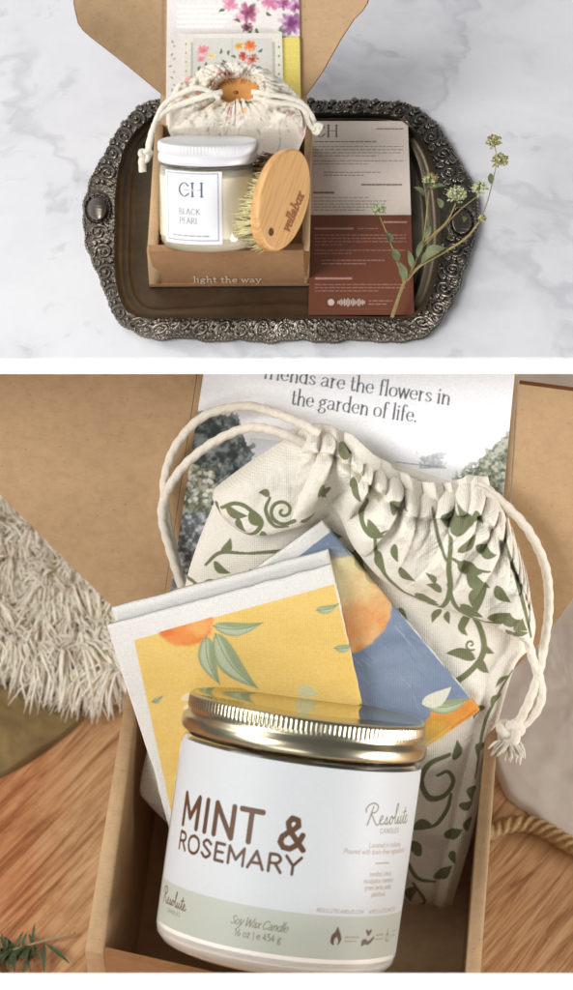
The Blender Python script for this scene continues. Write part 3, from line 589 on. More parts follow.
card('framed_card', 'small cream booklet card with pink and orange flower sprays, leaning before the larger floral card', 'card', ((184, 34), (282, 33), (284, 122), (184, 123)), LU, .0034, cv, 240, 220, .0012)

# ------------------------------------------------------------------ upper drawstring bag
cv = Canvas(150, 40, 330, 160, 3, (238, 230, 214)); R = random.Random(3)
for i in range(130):
    x, y = R.uniform(160, 310), R.uniform(60, 150); k = R.random()
    if k < .42:
        col = R.choice([(226, 120, 140), (236, 170, 120), (214, 150, 190), (232, 176, 90), (200, 96, 120)]); r = R.uniform(.8, 2.1)
        for j in range(5): cv.blob(x+r*math.cos(j*1.256), y+r*math.sin(j*1.256), r*.62, r*.55, col, alpha=.8, soft=.4)
        cv.blob(x, y, r*.5, r*.5, (240, 210, 120))
    elif k < .8: leaf(cv, x, y, R.uniform(0, 360), R.uniform(3, 5.5), 1.5, R.choice([(150, 160, 120), (176, 160, 140), (170, 150, 176)]), alpha=.8)
    else: q = np.array([(x, y), (x+R.uniform(-5, 5), y-6), (x+R.uniform(-4, 6), y-11)]); cv.stroke(spl(q, 10), .5, (160, 150, 110), .8)
BU = lean_plane(237, 100, .055, 30)
NA, NR = 420, 110
ang = np.linspace(0, 2*np.pi, NA, endpoint=False)
outl = [(304, 108), (306, 126), (300, 138), (270, 139), (235, 137), (200, 136), (172, 133), (167, 120), (168, 104), (176, 90), (188, 78), (203, 70), (220, 65), (240, 65), (258, 70), (278, 79), (294, 92)]
cb = np.array([236.5, 96.])
Pq = spl(outl, 900, True)-cb; aa = np.arctan2(Pq[:, 1], Pq[:, 0]); k = np.argsort(aa); rr = np.hypot(Pq[:, 0], Pq[:, 1])[k]; aa = aa[k]
rout = np.interp((ang+np.pi) % (2*np.pi)-np.pi, np.concatenate([aa-2*np.pi, aa, aa+2*np.pi]), np.tile(rr, 3))
rin = 1/np.sqrt((np.cos(ang)/21.5)**2+(np.sin(ang)/12.5)**2)
v = np.linspace(0, 1, NR)[:, None]; wob = ang+.12*np.sin(3*ang+1)+.08*np.sin(7*ang)
lob = np.abs(np.sin(13*wob))**.7; lob2 = .6*np.abs(np.sin(21*wob+.6))**.8
rad = rin[None]*(1+(.10*lob-.06+.05*np.sin(3*ang+1))[None]*(1-v)**3)+(rout-rin)[None]*v
gath = (lob[None]*14*(.7+.5*np.sin(5*ang+1)[None])+lob2[None]*5)*np.exp(-v*2.8)*sstep(0, .06, v+.02)
PX_ = lambda v_: cb+np.stack([np.cos(ang)[None]*rad, np.sin(ang)[None]*rad], -1)
hh = (9*sstep(0, .13, v)+22*np.sqrt(np.clip(1-v**2.2, 0, 1)))*(.8+.2*np.sin(ang*1.0+.8)[None])*sstep(1.0, .88, v)**.5+gath+34*(fbm(PX_(v)[..., 0]*.042, PX_(v)[..., 1]*.055, 9)-.5)*sstep(0, .3, v)-5*np.exp(-((v-.16)/.035)**2)
PX = cb+np.stack([np.cos(ang)[None]*rad, np.sin(ang)[None]*rad], -1)
pu = pxs(BU[0]); base = on_plane(PX[..., 0], PX[..., 1], *BU); Vf = base+(hh*pu)[..., None]*BU[1]
low = base[-1]-BU[1]*.004; deep = [low]
ctr = on_plane(np.float64(237.), np.float64(104.), *BU)
for f, dz in ((.85, -.018), (.5, -.026)): deep.append((base[-1]-ctr)*f+ctr+np.array([0, 0, dz]))
V = np.vstack([Vf.reshape(-1, 3)]+deep); C = cv.sample(PX[..., 0], PX[..., 1]).reshape(-1, 3); C = np.vstack([C]+[C[-NA:]]*3); fl = np.concatenate([PX.reshape(-1, 2), np.zeros((NA*NR, 1))], 1)*.002; fl = np.vstack([fl]+[fl[-NA:]]*3)
F = [tuple(f) for f in gridf(NR+3, NA, closed=True)]; nV = len(V); F.append(tuple(range(nV-NA, nV)))
ubag = thing('drawstring_bag', 'cream cotton bag with small pink floral print, drawn half open, behind the white lidded candle', 'bag', on_z(237, 110, .01))
mesh('pouch', V, F, M['cotton'], ubag, True, C, fl)
# lining: inner bowl
NL = 12; vv = np.linspace(0, 1, NL)[:, None]; rb = rin[None]*(1.0-.92*vv)+.4; PXl = cb+np.stack([np.cos(ang)[None]*rb, np.sin(ang)[None]*rb], -1)
hb = (hh[0].mean()+(hh[0]-hh[0].mean())[None]*np.clip(1-vv*2.2, 0, 1)-7*vv**.35-1)+0*rb; Vl = on_plane(PXl[..., 0], PXl[..., 1], *BU)+(hb*pu)[..., None]*BU[1]
F = [tuple(f) for f in gridf(NL, NA, closed=True, flip=True)]; F.append(tuple(range((NL-1)*NA, NL*NA)))
mesh('lining', Vl, F, M['lining'], ubag)
def cord(pts, rpx, parent, name='cord', mat='cord', n=None, twist=1500, tamp=.22, k=12, strands=3):
    """pts: (px, py, plane, height px)"""
    P = np.array([on_plane(np.float64(p[0]), np.float64(p[1]), p[2][0]+p[2][1]*p[3]*pxs(p[2][0]), p[2][1]) for p in pts])
    L = np.sum(np.linalg.norm(np.diff(P, axis=0), axis=1)); n = n or max(20, int(L/.0007)); mb = MB()
    tube(mb, spl(P, n), rpx*pxs(P[0]), k, twist=twist, tamp=tamp, strands=strands); return mb, P
def knot(mb, c, r, seed=0):
    t_ = np.linspace(0, 2*np.pi, 60); q = np.stack([np.sin(t_)+2*np.sin(2*t_), np.cos(t_)-2*np.cos(2*t_), -np.sin(3*t_)], 1)/3*r
    r_, u_, b_ = frame_at(np.asarray(c)); tube(mb, c+q[:, :1]*r_+q[:, 1:2]*u_+q[:, 2:]*b_, r*.42, 10, twist=1500, tamp=.2, cap=False)
mb, P = cord([(222, 92, BU, 34), (205, 96, BU, 38), (185, 103, BU, 32), (168, 110, BU, 26), (156, 122, BU, 20), (150, 138, BU, 14), (147, 154, BU, 10)], 2.6, ubag)
c2, P2 = cord([(220, 98, BU, 34), (200, 88, BU, 40), (182, 93, BU, 34), (165, 104, BU, 28), (157, 118, BU, 22), (152, 134, BU, 17), (148, 154, BU, 12)], 2.5, ubag)
for v_, f_ in ((np.vstack(c2.V), c2.F),): mb.add(v_, f_)
kc = on_plane(np.float64(145.5), np.float64(155.), BU[0]+BU[1]*.005, BU[1]); knot(mb, kc, .0024)
c3, _ = cord([(144, 156, BU, 11), (142, 163, BU, 9), (143, 172, BU, 6)], 3.4, ubag); mb.add(np.vstack(c3.V), c3.F)
mb.build('cord', M['cord'], ubag)
mb, P = cord([(252, 92, BU, 34), (268, 94, BU, 38), (286, 97, BU, 32), (300, 102, BU, 24), (309, 112, BU, 16), (315, 124, BU, 10), (319, 132, BU, 8)], 2.6, ubag)
c2, _ = cord([(254, 97, BU, 33), (272, 102, BU, 36), (292, 104, BU, 28), (304, 110, BU, 20), (308, 122, BU, 14), (316, 131, BU, 9)], 2.5, ubag); mb.add(np.vstack(c2.V), c2.F)
knot(mb, on_plane(np.float64(316.), np.float64(128.), BU[0]+BU[1]*.005, BU[1]), .0022)
mb.build('cord', M['cord'], ubag)

# ================================================================== candle jars
def lathe(mb, prof, C, A, E1, E2, s, n=160, mi=0, cap=True, rmod=None):
    th = np.linspace(0, 2*np.pi, n, endpoint=False); R = []
    for i, (r, d) in enumerate(prof):
        rr_ = r*np.ones(n) if rmod is None else r+rmod(i, th)
        R.append(C-A*d*s+s*rr_[:, None]*(np.cos(th)[:, None]*E1+np.sin(th)[:, None]*E2))
    F = [tuple(f) for f in gridf(len(prof), n, closed=True, flip=True)]
    if cap: F += [tuple(range(n)), tuple(range((len(prof)-1)*n, len(prof)*n))[::-1]]
    mb.add(np.vstack(R), F, mi)
def jar_frame(top_px, z_mid, mid_px, roll, tilt):
    mid = on_z(mid_px[0], mid_px[1], z_mid); r, u, b = frame_at(mid); a = math.radians(roll); ti = math.radians(tilt)
    A = unit(math.cos(ti)*(math.sin(a)*r+math.cos(a)*u)+math.sin(ti)*b); s = pxs(mid)
    # top centre: slide up the axis until it meets the wanted pixel row
    d = math.hypot(top_px[0]-mid_px[0], top_px[1]-mid_px[1]); C = mid+A*d*s
    E1 = unit(np.cross(u, A)); E1 = unit(r-A*np.dot(r, A)); E2 = np.cross(A, E1); E2 = E2 if np.dot(E2, b) < 0 else -E2   # E2 points away from the camera
    return C, A, E1, E2, s
def label_mesh(name, C, A, E1, E2, s, R, x0, x1, y0, y1, cv, res, mat, parent, th=.0002):
    nu, nv = int((x1-x0)/res)+1, int((y1-y0)/res)+1; X, Y = np.meshgrid(np.linspace(x0, x1, nu), np.linspace(y0, y1, nv)); ph = X/R
    def at(rad): return C-A*(Y*s)[..., None]+s*rad*(np.sin(ph)[..., None]*E1-np.cos(ph)[..., None]*E2)
    V = np.vstack([at(R+.55).reshape(-1, 3), at(R+.15).reshape(-1, 3)]); m = nu*nv
    ed = np.concatenate([np.arange(nu), np.arange(1, nv)*nu+nu-1, (nv-1)*nu+np.arange(nu-2, -1, -1), np.arange(nv-2, 0, -1)*nu]); e2 = np.roll(ed, -1)
    F = np.vstack([gridf(nv, nu, flip=True), gridf(nv, nu, base=m), np.stack([ed, e2, e2+m, ed+m], 1)]); Cc = cv.sample(X, Y).reshape(-1, 3)
    return mesh(name, V, F, mat, parent, True, np.vstack([Cc, Cc]))
# ---- upper jar (white lid)
C, A, E1, E2, s = jar_frame((208, 140), .040, (208.5, 195), -.5, 8.5)
uj = thing('candle_jar', 'cream candle in a clear glass jar with white screw lid and narrow bordered label', 'candle', C-A*104*s)
mb = MB(); lathe(mb, [(43, 22), (47, 23.5), (48.6, 27), (49, 32), (49, 92), (48, 99), (45, 104), (40, 106), (38, 105), (40, 103), (44.5, 99), (46.6, 92), (46.8, 32), (45, 26), (41.5, 23)], C, A, E1, E2, s, cap=False)
F_ = mb.F; n_ = 160; L_ = 15                                            # close the glass: join the last ring back to the first
F_ += [((L_-1)*n_+i, (L_-1)*n_+(i+1) % n_, (i+1) % n_, i) for i in range(n_)]
mb.build('glass_jar', M['glass'], uj)
mb = MB(); lathe(mb, [(30, 25), (46, 26.5), (48.75, 29.5), (49.06, 33), (49.06, 91.5), (48.1, 98), (44.5, 102.6), (40, 104.5)], C, A, E1, E2, s); mb.build('wax', M['wax_cream'], uj)
mb = MB()
def kn(i, th): return (.35*np.sin(th*90) if 3 <= i <= 5 else 0*th)
lathe(mb, [(20, .8), (45, .6), (47.6, 0), (49.4, 1.2), (49.8, 3), (49.8, 9), (49.2, 10), (48.6, 11), (49.4, 12.2), (50, 14), (50, 18.5), (49.2, 20), (46.5, 20.4), (44, 19)], C, A, E1, E2, s, n=720, rmod=kn); mb.build('lid', M['white_metal'], uj)
cv = Canvas(-55, 20, 20, 102, 8, (238, 239, 242)); NV = (62, 74, 104)
for a_, b_ in (((-46, 27), (9.5, 27)), ((9.5, 27), (9.5, 93)), ((9.5, 93), (-46, 93)), ((-46, 93), (-46, 27))): cv.stroke([a_, b_], .7, (110, 118, 138))
write(cv, 'CH', -31, 49.5, 8.6, NV, .22, .10, True, track=.08, fit=27); cv.stroke([(-25, 43.2), (-9, 43.2)], 1.6, (243, 243, 245)); fake_lines(cv, -25, -9, 43.2, NV, 1, h=.7, alpha=.7, last=1)
write(cv, 'BLACK', -31, 67.5, 3.9, NV, .18, .08, False, track=.16, fit=23); write(cv, 'PEARL', -30.5, 76.5, 3.9, NV, .18, .08, False, track=.16, fit=21)
fake_lines(cv, -39, 2, 88.5, (110, 114, 130), 1, h=1.1, last=1, alpha=.8, seed=5)
label_mesh('label', C, A, E1, E2, s, 49.0, -50, 13.5, 23.5+1.5, 97, cv, .25, M['label'], uj)

# ---- lower jar (gold lid)
C, A, E1, E2, s = jar_frame((308, 706), -.135, (292, 822), 8.0, 8.2)
lj = thing('candle_jar', 'large candle jar with ridged gold lid and white label lettered in brown', 'candle', C-A*250*s)
mb = MB(); prof = [(112, 34), (114, 38), (118, 42), (121, 48), (121, 232), (119.5, 240), (114, 247), (106, 250.5), (100, 249), (104, 245), (112, 240), (116, 232), (116.5, 50), (113, 44), (108, 37)]
lathe(mb, prof, C, A, E1, E2, s, n=200, cap=False); mb.F += [((len(prof)-1)*200+i, (len(prof)-1)*200+(i+1) % 200, (i+1) % 200, i) for i in range(200)]
mb.build('glass_jar', M['glass'], lj)
mb = MB(); lathe(mb, [(60, 47), (116, 47.5), (120.2, 50), (121.07, 54), (121.07, 231), (119.9, 238), (115, 243.5), (106, 246.5)], C, A, E1, E2, s, n=160); mb.build('wax', M['wax'], lj)
mb = MB()
def kn2(i, th): return (.7*np.abs(np.sin(th*75)) if 5 <= i <= 8 else 0*th)
lathe(mb, [(40, 2.2), (110, 2.0), (113.5, 0), (116.5, .2), (118.2, 1.5), (118.6, 3.5), (118.6, 4.6), (118.6, 11), (118.6, 12.2), (118.9, 14), (118.4, 17), (119.0, 19.5), (122.2, 22), (123.4, 25), (123.4, 31), (122.8, 34), (121, 36), (112, 36), (110, 30)], C, A, E1, E2, s, n=1500, rmod=kn2)
mb.I[:1500*2] = [1]*3000; mb.I[1500*18] = 1; mb.I[1500*18+1] = 1
mb.build('lid', [M['gold'], M['gold_top']], lj)
BR = (90, 60, 37); GR = (150, 128, 104); OL = (104, 92, 58)
cv = Canvas(-170, 40, 170, 230, 6, (202, 205, 207)); cv.poly([(-200, 185), (200, 185), (200, 240), (-200, 240)], (181, 186, 174))
write(cv, 'MINT &', -133, 125, 30/1.55, BR, .29, .29, track=.16, fit=147+3)
write(cv, 'ROSEMARY', -133, 149, 16.5/1.55, BR, .29, .29, track=.14, fit=147)
def resolute(c, x, y, k, col, w):
    Q = lambda pts: np.array([(x+a*k, y-b*k) for a, b in pts])
    for pts, ww in (([(.02,1.0),(-.02,1.3),(.25,1.62),(.7,1.78),(1.15,1.6),(1.2,1.25),(.9,.98),(.55,.92),(.78,.6),(1.05,.2),(1.35,-.05),(1.6,.1)], 1.1),
                    ([(.72,1.5),(.55,.9),(.4,.3),(.28,-.08)], 1.25),
                    ([(1.55,.25),(1.8,.4),(1.92,.62),(1.78,.74),(1.64,.5),(1.7,.12),(1.95,.0),(2.2,.2),(2.42,.62),(2.5,.55),(2.52,.2),(2.42,.02),(2.25,.08)], 1),
                    ([(2.42,.02),(2.7,.1),(2.9,.5),(3.1,.68),(2.95,.6),(2.85,.3),(2.95,.02),(3.18,.15),(3.22,.5),(3.1,.68)], 1), ([(3.15,.62),(3.4,.5),(3.65,.95),(3.82,1.5),(3.78,1.75),(3.62,1.5),(3.6,.5),(3.68,.05),(3.9,.1)], 1),
                    ([(3.9,.1),(4.1,.62),(4.06,.2),(4.15,.0),(4.4,.25),(4.5,.65),(4.46,.2),(4.58,.0),(4.75,.2)], 1), ([(4.75,.2),(5.0,.8),(5.12,1.4)], 1), ([(5.08,1.3),(4.95,.4),(5.0,.02),(5.2,.1)], 1), ([(4.75,.95),(5.35,1.05)], .9),
                    ([(5.2,.1),(5.45,.38),(5.58,.6),(5.46,.72),(5.32,.5),(5.36,.12),(5.56,.0),(5.85,.25)], 1)):
        c.stroke(spl(Q(pts), 50), w*ww, col)
resolute(cv, 71, 95, 11.6, OL, 1.25); write(cv, 'CANDLES', 92, 103.5, 3.0, OL, .2, .2, track=.35, fit=31)
write(cv, 'Located in Indiana', 80, 117.5, 3.0, GR, .2, .2, slant=.1, fit=50); write(cv, 'Poured with toxin-free ingredients', 52, 124, 3.0, GR, .2, .2, slant=.1, fit=90)
cv.stroke([(92, 133), (113, 133)], .8, GR)
for i, (w_, f_) in enumerate((('menthol, citrus,', 34), ('eucalyptus, rosemary,', 46), ('green herbs, cedar,', 41), ('patchouli', 21))): write(cv, w_, 103-f_/2, 145.5+6.6*i, 2.8, GR, .2, .2, fit=f_)
write(cv, 'RESOLUTECANDLES.COM', 33, 182, 2.2, GR, .2, .2, track=.1, fit=52); write(cv, '@RESOLUTECANDLES', 92, 182, 2.2, GR, .2, .2, track=.1, fit=48)
resolute(cv, -154, 206, 8.6, BR, 1.2); write(cv, 'CANDLES', -138, 213.5, 2.5, BR, .2, .2, track=.3, fit=27)
write(cv, 'Soy Wax Candle', -49, 205, 5.4, OL, .15, .1, slant=.45, track=-.02, fit=56); write(cv, '16 oz | e 454 g', -43, 215.5, 4.2, OL, .17, .17, track=.1, fit=46)
fx, fy = 57, 206
cv.poly(spl([(fx-6, fy+3), (fx-5, fy-3), (fx-2, fy-6), (fx, fy-11), (fx+3, fy-6), (fx+5.5, fy-1), (fx+5, fy+4), (fx+2, fy+7), (fx+2.5, fy+3), (fx, fy-1), (fx-2, fy+3), (fx-1.5, fy+7), (fx-4.5, fy+6)], 60, True), BR)
fake_lines(cv, 67, 83, 205, GR, 2, 4, h=1.5, last=1, alpha=.8)
hx, hy = 93, 206
cv.poly(spl([(hx-5, hy+2), (hx, hy+1), (hx+4, hy+3), (hx+11, hy-1), (hx+12, hy+1), (hx+5, hy+6.5), (hx-1, hy+6.5), (hx-5, hy+8)], 50, True), BR); cv.poly(spl([(hx+3, hy-2), (hx-1, hy-6), (hx, hy-8.5), (hx+3, hy-7), (hx+6, hy-8.5), (hx+7, hy-6)], 40, True), BR)
fake_lines(cv, 108, 121, 204, GR, 2, 4, h=1.5, last=1, alpha=.8)
spiral(cv, 130, 206, 7.5, 1.0, 0, GR, 1.3); cv.stroke(spl([(130, 199), (127, 204), (131, 206), (129, 212)], 20), 1.4, GR); fake_lines(cv, 141, 150, 203, GR, 2, 4, h=1.5, last=1, alpha=.8)
label_mesh('label', C, A, E1, E2, s, 121.0, -166, 166, 44, 227, cv, .55, M['label'], lj)
LJ = (C, A, E1, E2, s)

# ================================================================== bamboo brush
bc = on_z(285.5, 199.5, .048); r, u, b = frame_at(bc); yaw = math.radians(50)
Nf = unit(math.cos(yaw)*b+math.sin(yaw)*r+.05*u)
tiltv = math.radians(19.5); La = math.sin(tiltv)*r+math.cos(tiltv)*u; La = unit(La-b*np.dot(La, Nf)/np.dot(b, Nf)); Wa = np.cross(La, Nf); Wa = Wa if np.dot(Wa, r) > 0 else -Wa
s = pxs(bc)
brush = thing('body_brush', 'oval bamboo brush with pale bristles standing beside the white lidded candle', 'brush', bc-b*.0)
HLn, HW, TH = 56.0, 35.0, 13.0
cvb = Canvas(-40, -62, 40, 62, 5, (222, 172, 112))
cvt = Canvas(-62, -40, 62, 40, 6, (0, 0, 0)); write(cvt, 'vellabox', 0, 0, 6.2, (255, 255, 255), .3, .22, True, track=.12, fit=44)
n1, n2 = 200, 60
th = np.linspace(0, 2*np.pi, n1, endpoint=False)
def bout(th, k): return np.stack([np.sign(np.cos(th))*np.abs(np.cos(th))**.95*HW*k, np.sin(th)*HLn*(1-(1-k)*.55)], -1)
V = []; FLT = []
prof = [(0.001+i/34*.93, 0) for i in range(35)]+[(.955, -.4), (.98, -1.4), (.995, -2.6), (1, -4.5), (1, -9), (.985, -11.5), (.95, -12.7), (.9, -13), (.5, -13), (.001, -13)]
for k_, d in prof:
    q = np.stack([np.cos(th)*HW*k_, np.sin(th)*HLn*k_], -1) if k_ < .9 else np.stack([np.cos(th)*(HW-(1-k_)*HW), np.sin(th)*(HLn-(1-k_)*HW)], -1)
    V.append(bc+s*(q[:, :1]*Wa+q[:, 1:]*La+d*Nf)); FLT.append(np.concatenate([q, np.full((n1, 1), d)], 1))
Q = np.vstack(FLT); colr = cvb.sample(Q[:, 0], Q[:, 1])
mbv = np.vstack(V); F = [tuple(f) for f in gridf(len(prof), n1, closed=True)]
body = mesh('handle', mbv, F, M['bamboo'], brush, True, colr, Q*s)
# burnt-in lettering on a grid just proud of the face, and a dark disc whose colour stands for the hole's shade
cvv = Canvas(-30, -62, 30, 62, 10, (0, 0, 0)); write(cvv, 'vellabox', 19.5, 27, 7.0, (255, 255, 255), .36, .27, True, ang=-86, track=.14, fit=46)
gx, gy = np.meshgrid(np.linspace(6.5, 25, 150), np.linspace(-22, 31, 440))
ink('burnt_words', bc+s*(gx[..., None]*Wa-gy[..., None]*La+.25*Nf), cvv.sample(gx, gy)[..., 0], M['ink_burnt'], body)
mb = MB(); tt = np.linspace(0, 2*np.pi, 30, endpoint=False); hc = bc+s*(-4*Wa-40*La)
mb.add(np.vstack([hc+s*(k_*np.cos(tt)[:, None]*Wa*3.9+k_*np.sin(tt)[:, None]*La*4.3+d*Nf) for k_, d in ((1.0, .2), (.96, .4), (.8, .25), (.02, .22))]), gridf(4, 30, closed=True)); mb.build('hanging_hole_disc', M['hole'], body)
mb = MB(); rr_ = random.Random(5)
for row in range(5):
    for j in range(13):
        y_ = -44+j*7.3+(row % 2)*3.6; xw = HW*math.sqrt(max(0, 1-(y_/HLn)**2)); x_ = (-.8+row*.4)*xw*.85
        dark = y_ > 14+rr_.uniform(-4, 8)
        for q in range(20):
            dx, dy = rr_.gauss(0, 1.1), rr_.gauss(0, 1.0); sp = (rr_.gauss(0, 3.4)+dx, rr_.gauss(0, 2.6)+dy); L = 23+rr_.uniform(-2, 2)
            p0 = bc+s*((x_+dx)*Wa+(y_+dy)*La-12.5*Nf); p1 = bc+s*((x_+dx+sp[0]*.4)*Wa+(y_+dy+sp[1]*.4)*La-(12.5+L*.5)*Nf); p2 = bc+s*((x_+sp[0]+dx)*Wa+(y_+sp[1]+dy)*La-(12.5+L)*Nf)
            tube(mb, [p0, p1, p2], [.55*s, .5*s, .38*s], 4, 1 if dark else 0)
mb.build('bristles', [M['bristle'], M['bristle_dark']], brush)

# ================================================================== information card
cv = Canvas(304, 118, 420, 318, 5, (240, 226, 213)); cv.poly([(300, 215.8), (430, 215.8), (430, 330), (300, 330)], (124, 74, 54))
DK = (92, 78, 72); write(cv, 'CH', 315, 137, 7.6, (76, 66, 66), .18, .06, True, track=.1, fit=24)
fake_lines(cv, 377, 403, 129, (150, 120, 110), 1, h=1.6, last=1, seed=2); fake_lines(cv, 315, 380, 142, DK, 1, h=1.2, last=.95, seed=3, alpha=.7)
fake_lines(cv, 314, 403, 147, DK, 4, 3.1, h=.9, alpha=.65, seed=4); fake_lines(cv, 314, 403, 161.5, DK, 2, 3.1, h=.9, alpha=.65, seed=6, last=.6); fake_lines(cv, 324, 380, 173, DK, 2, 3, h=1.1, alpha=.6, seed=8)
fake_lines(cv, 362, 404, 185.5, (110, 80, 70), 1, h=1.8, last=1, seed=9, alpha=.8); fake_lines(cv, 314, 335, 193.5, (80, 60, 56), 1, h=2, last=1, seed=10); fake_lines(cv, 314, 368, 198.5, DK, 1, h=.9, last=1, alpha=.6, seed=11)
fake_lines(cv, 314, 386, 202, DK, 4, 3, h=.9, alpha=.65, seed=12)
PK = (206, 160, 146)
fake_lines(cv, 384, 408, 223, (222, 170, 160), 1, h=1.7, last=1, seed=13); fake_lines(cv, 315, 354, 229.5, PK, 1, h=2.1, last=1, seed=14); fake_lines(cv, 358, 378, 229.5, PK, 1, h=1, last=1, seed=15, alpha=.6)
fake_lines(cv, 315, 406, 236, PK, 4, 3.2, h=.9, alpha=.6, seed=16, last=.3); fake_lines(cv, 315, 406, 251, PK, 2, 3.2, h=.9, alpha=.6, seed=17, last=.4); fake_lines(cv, 322, 384, 261, PK, 2, 3.4, h=1.1, alpha=.65, seed=18)
fake_lines(cv, 316, 352, 279, (222, 170, 160), 1, h=2.1, last=1, seed=19); fake_lines(cv, 315, 406, 285, PK, 3, 3.1, h=.9, alpha=.6, seed=20)
cv.blob(331, 302.5, 3.3, 3.2, (232, 214, 204)); hgts = [2, 3, 5, 3, 6, 4, 7, 5, 3, 6, 4, 2, 5, 6, 3, 4, 2]
for i, hh_ in enumerate(hgts): cv.stroke([(338+i*1.65, 302.5-hh_*.55), (338+i*1.65, 302.5+hh_*.55)], .95, (232, 214, 204))
fake_lines(cv, 369, 392, 301, PK, 2, 3.2, h=.9, alpha=.7, last=.8, seed=21)
for a_, b_ in (((323, 296), (398, 296)), ((398, 296), (398, 309)), ((398, 309), (323, 309)), ((323, 309), (323, 296))): cv.stroke([a_, b_], .5, (150, 100, 80), .6)
zp = .0092; TP = (on_z(360, 215, zp), unit(np.array([.006, -.02, 1.])))
PX = quadgrid((311, 121), (408, 121), (414.5, 314.5), (308.6, 314.5), 260, 430); uu = np.linspace(0, 1, 430)[:, None]
tagged(sheet('information_card', PX, TP, .0006*np.sin(np.pi*uu)*np.ones((1, 260)), .0005, M['gloss'], None, cv), 'tall beige and rust brown printed card lying on the silver tray beside the box', 'card')

# ================================================================== flower sprig
sprig = thing('flower_sprig', 'dried wildflower sprig with pale green heads lying across the tray and card', 'flower', on_z(394, 316, .010))
def up(px, py, z): return on_z(px, py, z)
def stem(pts, r0, r1):
    mb = MB(); P = spl(np.array([up(*p) for p in pts]), 40); tube(mb, P, np.linspace(r0, r1, 40)*px0, 7); return mb
mb = MB()
for pts, r0, r1 in (([(392, 317, .013), (398, 299, .014), (404, 283, .015), (410, 274, .016)], 1.7, 1.4), ([(404, 283, .015), (396, 258, .016), (388, 236, .018), (380, 217, .02)], 1.0, .6),
                    ([(410, 274, .016), (417, 259, .018), (423, 243, .02), (426, 222, .022), (429, 190, .026)], 1.2, .6), ([(423, 243, .02), (436, 232, .022), (448, 220, .025), (456, 203, .03)], .9, .6),
                    ([(421, 248, .019), (440, 230, .022), (460, 210, .027), (479, 195, .03)], .8, .5), ([(406, 281, .015), (420, 266, .017), (446, 251, .02), (466, 238, .024), (480, 221, .026)], 1.5, .8),
                    ([(480, 221, .026), (488, 200, .028), (494, 176, .03), (497, 160, .03), (495, 146, .03)], .6, .4)):
    m2 = stem(pts, r0, r1); mb.add(np.vstack(m2.V), m2.F)
mb.build('stem', M['stem'], sprig)
def leaf3(mb, p, q, w, droop=.15, mi=0):
    p, q = np.asarray(p), np.asarray(q); d = q-p; L = np.linalg.norm(d); sd = unit(np.cross(d, [0, 0, 1.])); upv = unit(np.cross(sd, d)); n = 10; V = []
    for i in range(n):
        t_ = i/(n-1); ww = w/2*math.sin(math.pi*min(1, t_**.8*1.0))**.9+1e-5; cpt = p+d*t_+upv*L*droop*math.sin(math.pi*t_)
        V += [cpt-sd*ww+upv*ww*.3, cpt, cpt+sd*ww+upv*ww*.3]
    V = np.array(V); V2 = V-upv*.00025
    mb.add(np.vstack([V, V2]), [f for f in map(tuple, gridf(n, 3))]+[f for f in map(tuple, gridf(n, 3, base=3*n, flip=True))], mi)
for p, q, w in (((424, 258, .018), (446, 248, .022), .0058), ((421, 264, .017), (440, 252, .024), .005), ((391, 243, .017), (386, 232, .022), .003), ((398, 262, .017), (392, 248, .02), .0036), ((405, 281, .016), (399, 262, .02), .0036), ((425, 240, .02), (431, 226, .022), .003), ((417, 258, .019), (423, 240, .021), .0024), ((424, 196, .026), (414, 187, .03), .003), ((430, 190, .026), (446, 186, .03), .003), ((428, 188, .026), (424, 172, .032), .003), ((431, 187, .026), (438, 174, .032), .0028), ((442, 208, .024), (437, 198, .027), .003), ((491, 184, .03), (491, 173, .032), .0028), ((462, 215, .026), (464, 222, .02), .0028), ((480, 222, .026), (483, 213, .03), .0022), ((412, 268, .017), (408, 250, .022), .0026)):
    mb = MB(); leaf3(mb, up(*p), up(*q), w); mb.build('leaf', M['leaf'], sprig)
rr_ = random.Random(11)
for (x, y, z, R_, a) in ((379, 210, .022, 6.5, 0), (430, 180, .03, 8, 1), (457, 196, .033, 10.5, 0), (480, 189, .033, 8, 0), (494, 142, .032, 8, 1), (500, 161, .032, 8.5, 1), (482, 218, .028, 3, 1)):
    mb = MB(); R_ *= .88; c_ = up(x, y, z); r, u, b = frame_at(c_); s = pxs(c_)
    for i in range(70):
        t_ = rr_.uniform(0, 2*math.pi); q = math.sqrt(rr_.random()); e = rr_.uniform(0, 1)
        d = unit(r*math.cos(t_)*q+u*(math.sin(t_)*q*.6+.25)+b*(e*.8-.2)); p1 = c_+d*R_*s*rr_.uniform(.65, 1.0)
        tube(mb, [c_-u*R_*s*.5, p1], [.25*s, .3*s], 4, 0); ball(mb, p1, rr_.uniform(.9, 1.6)*s, 6, 5, 1 if rr_.random() < (.6 if a else .25) else 0)
        if i % 3 == 0: leaf3(mb, p1, p1+d*2.8*s, 1.6*s, 0, 1 if a else 0)
    mb.build('flower_head', [M['bud'], M['budb']], sprig)

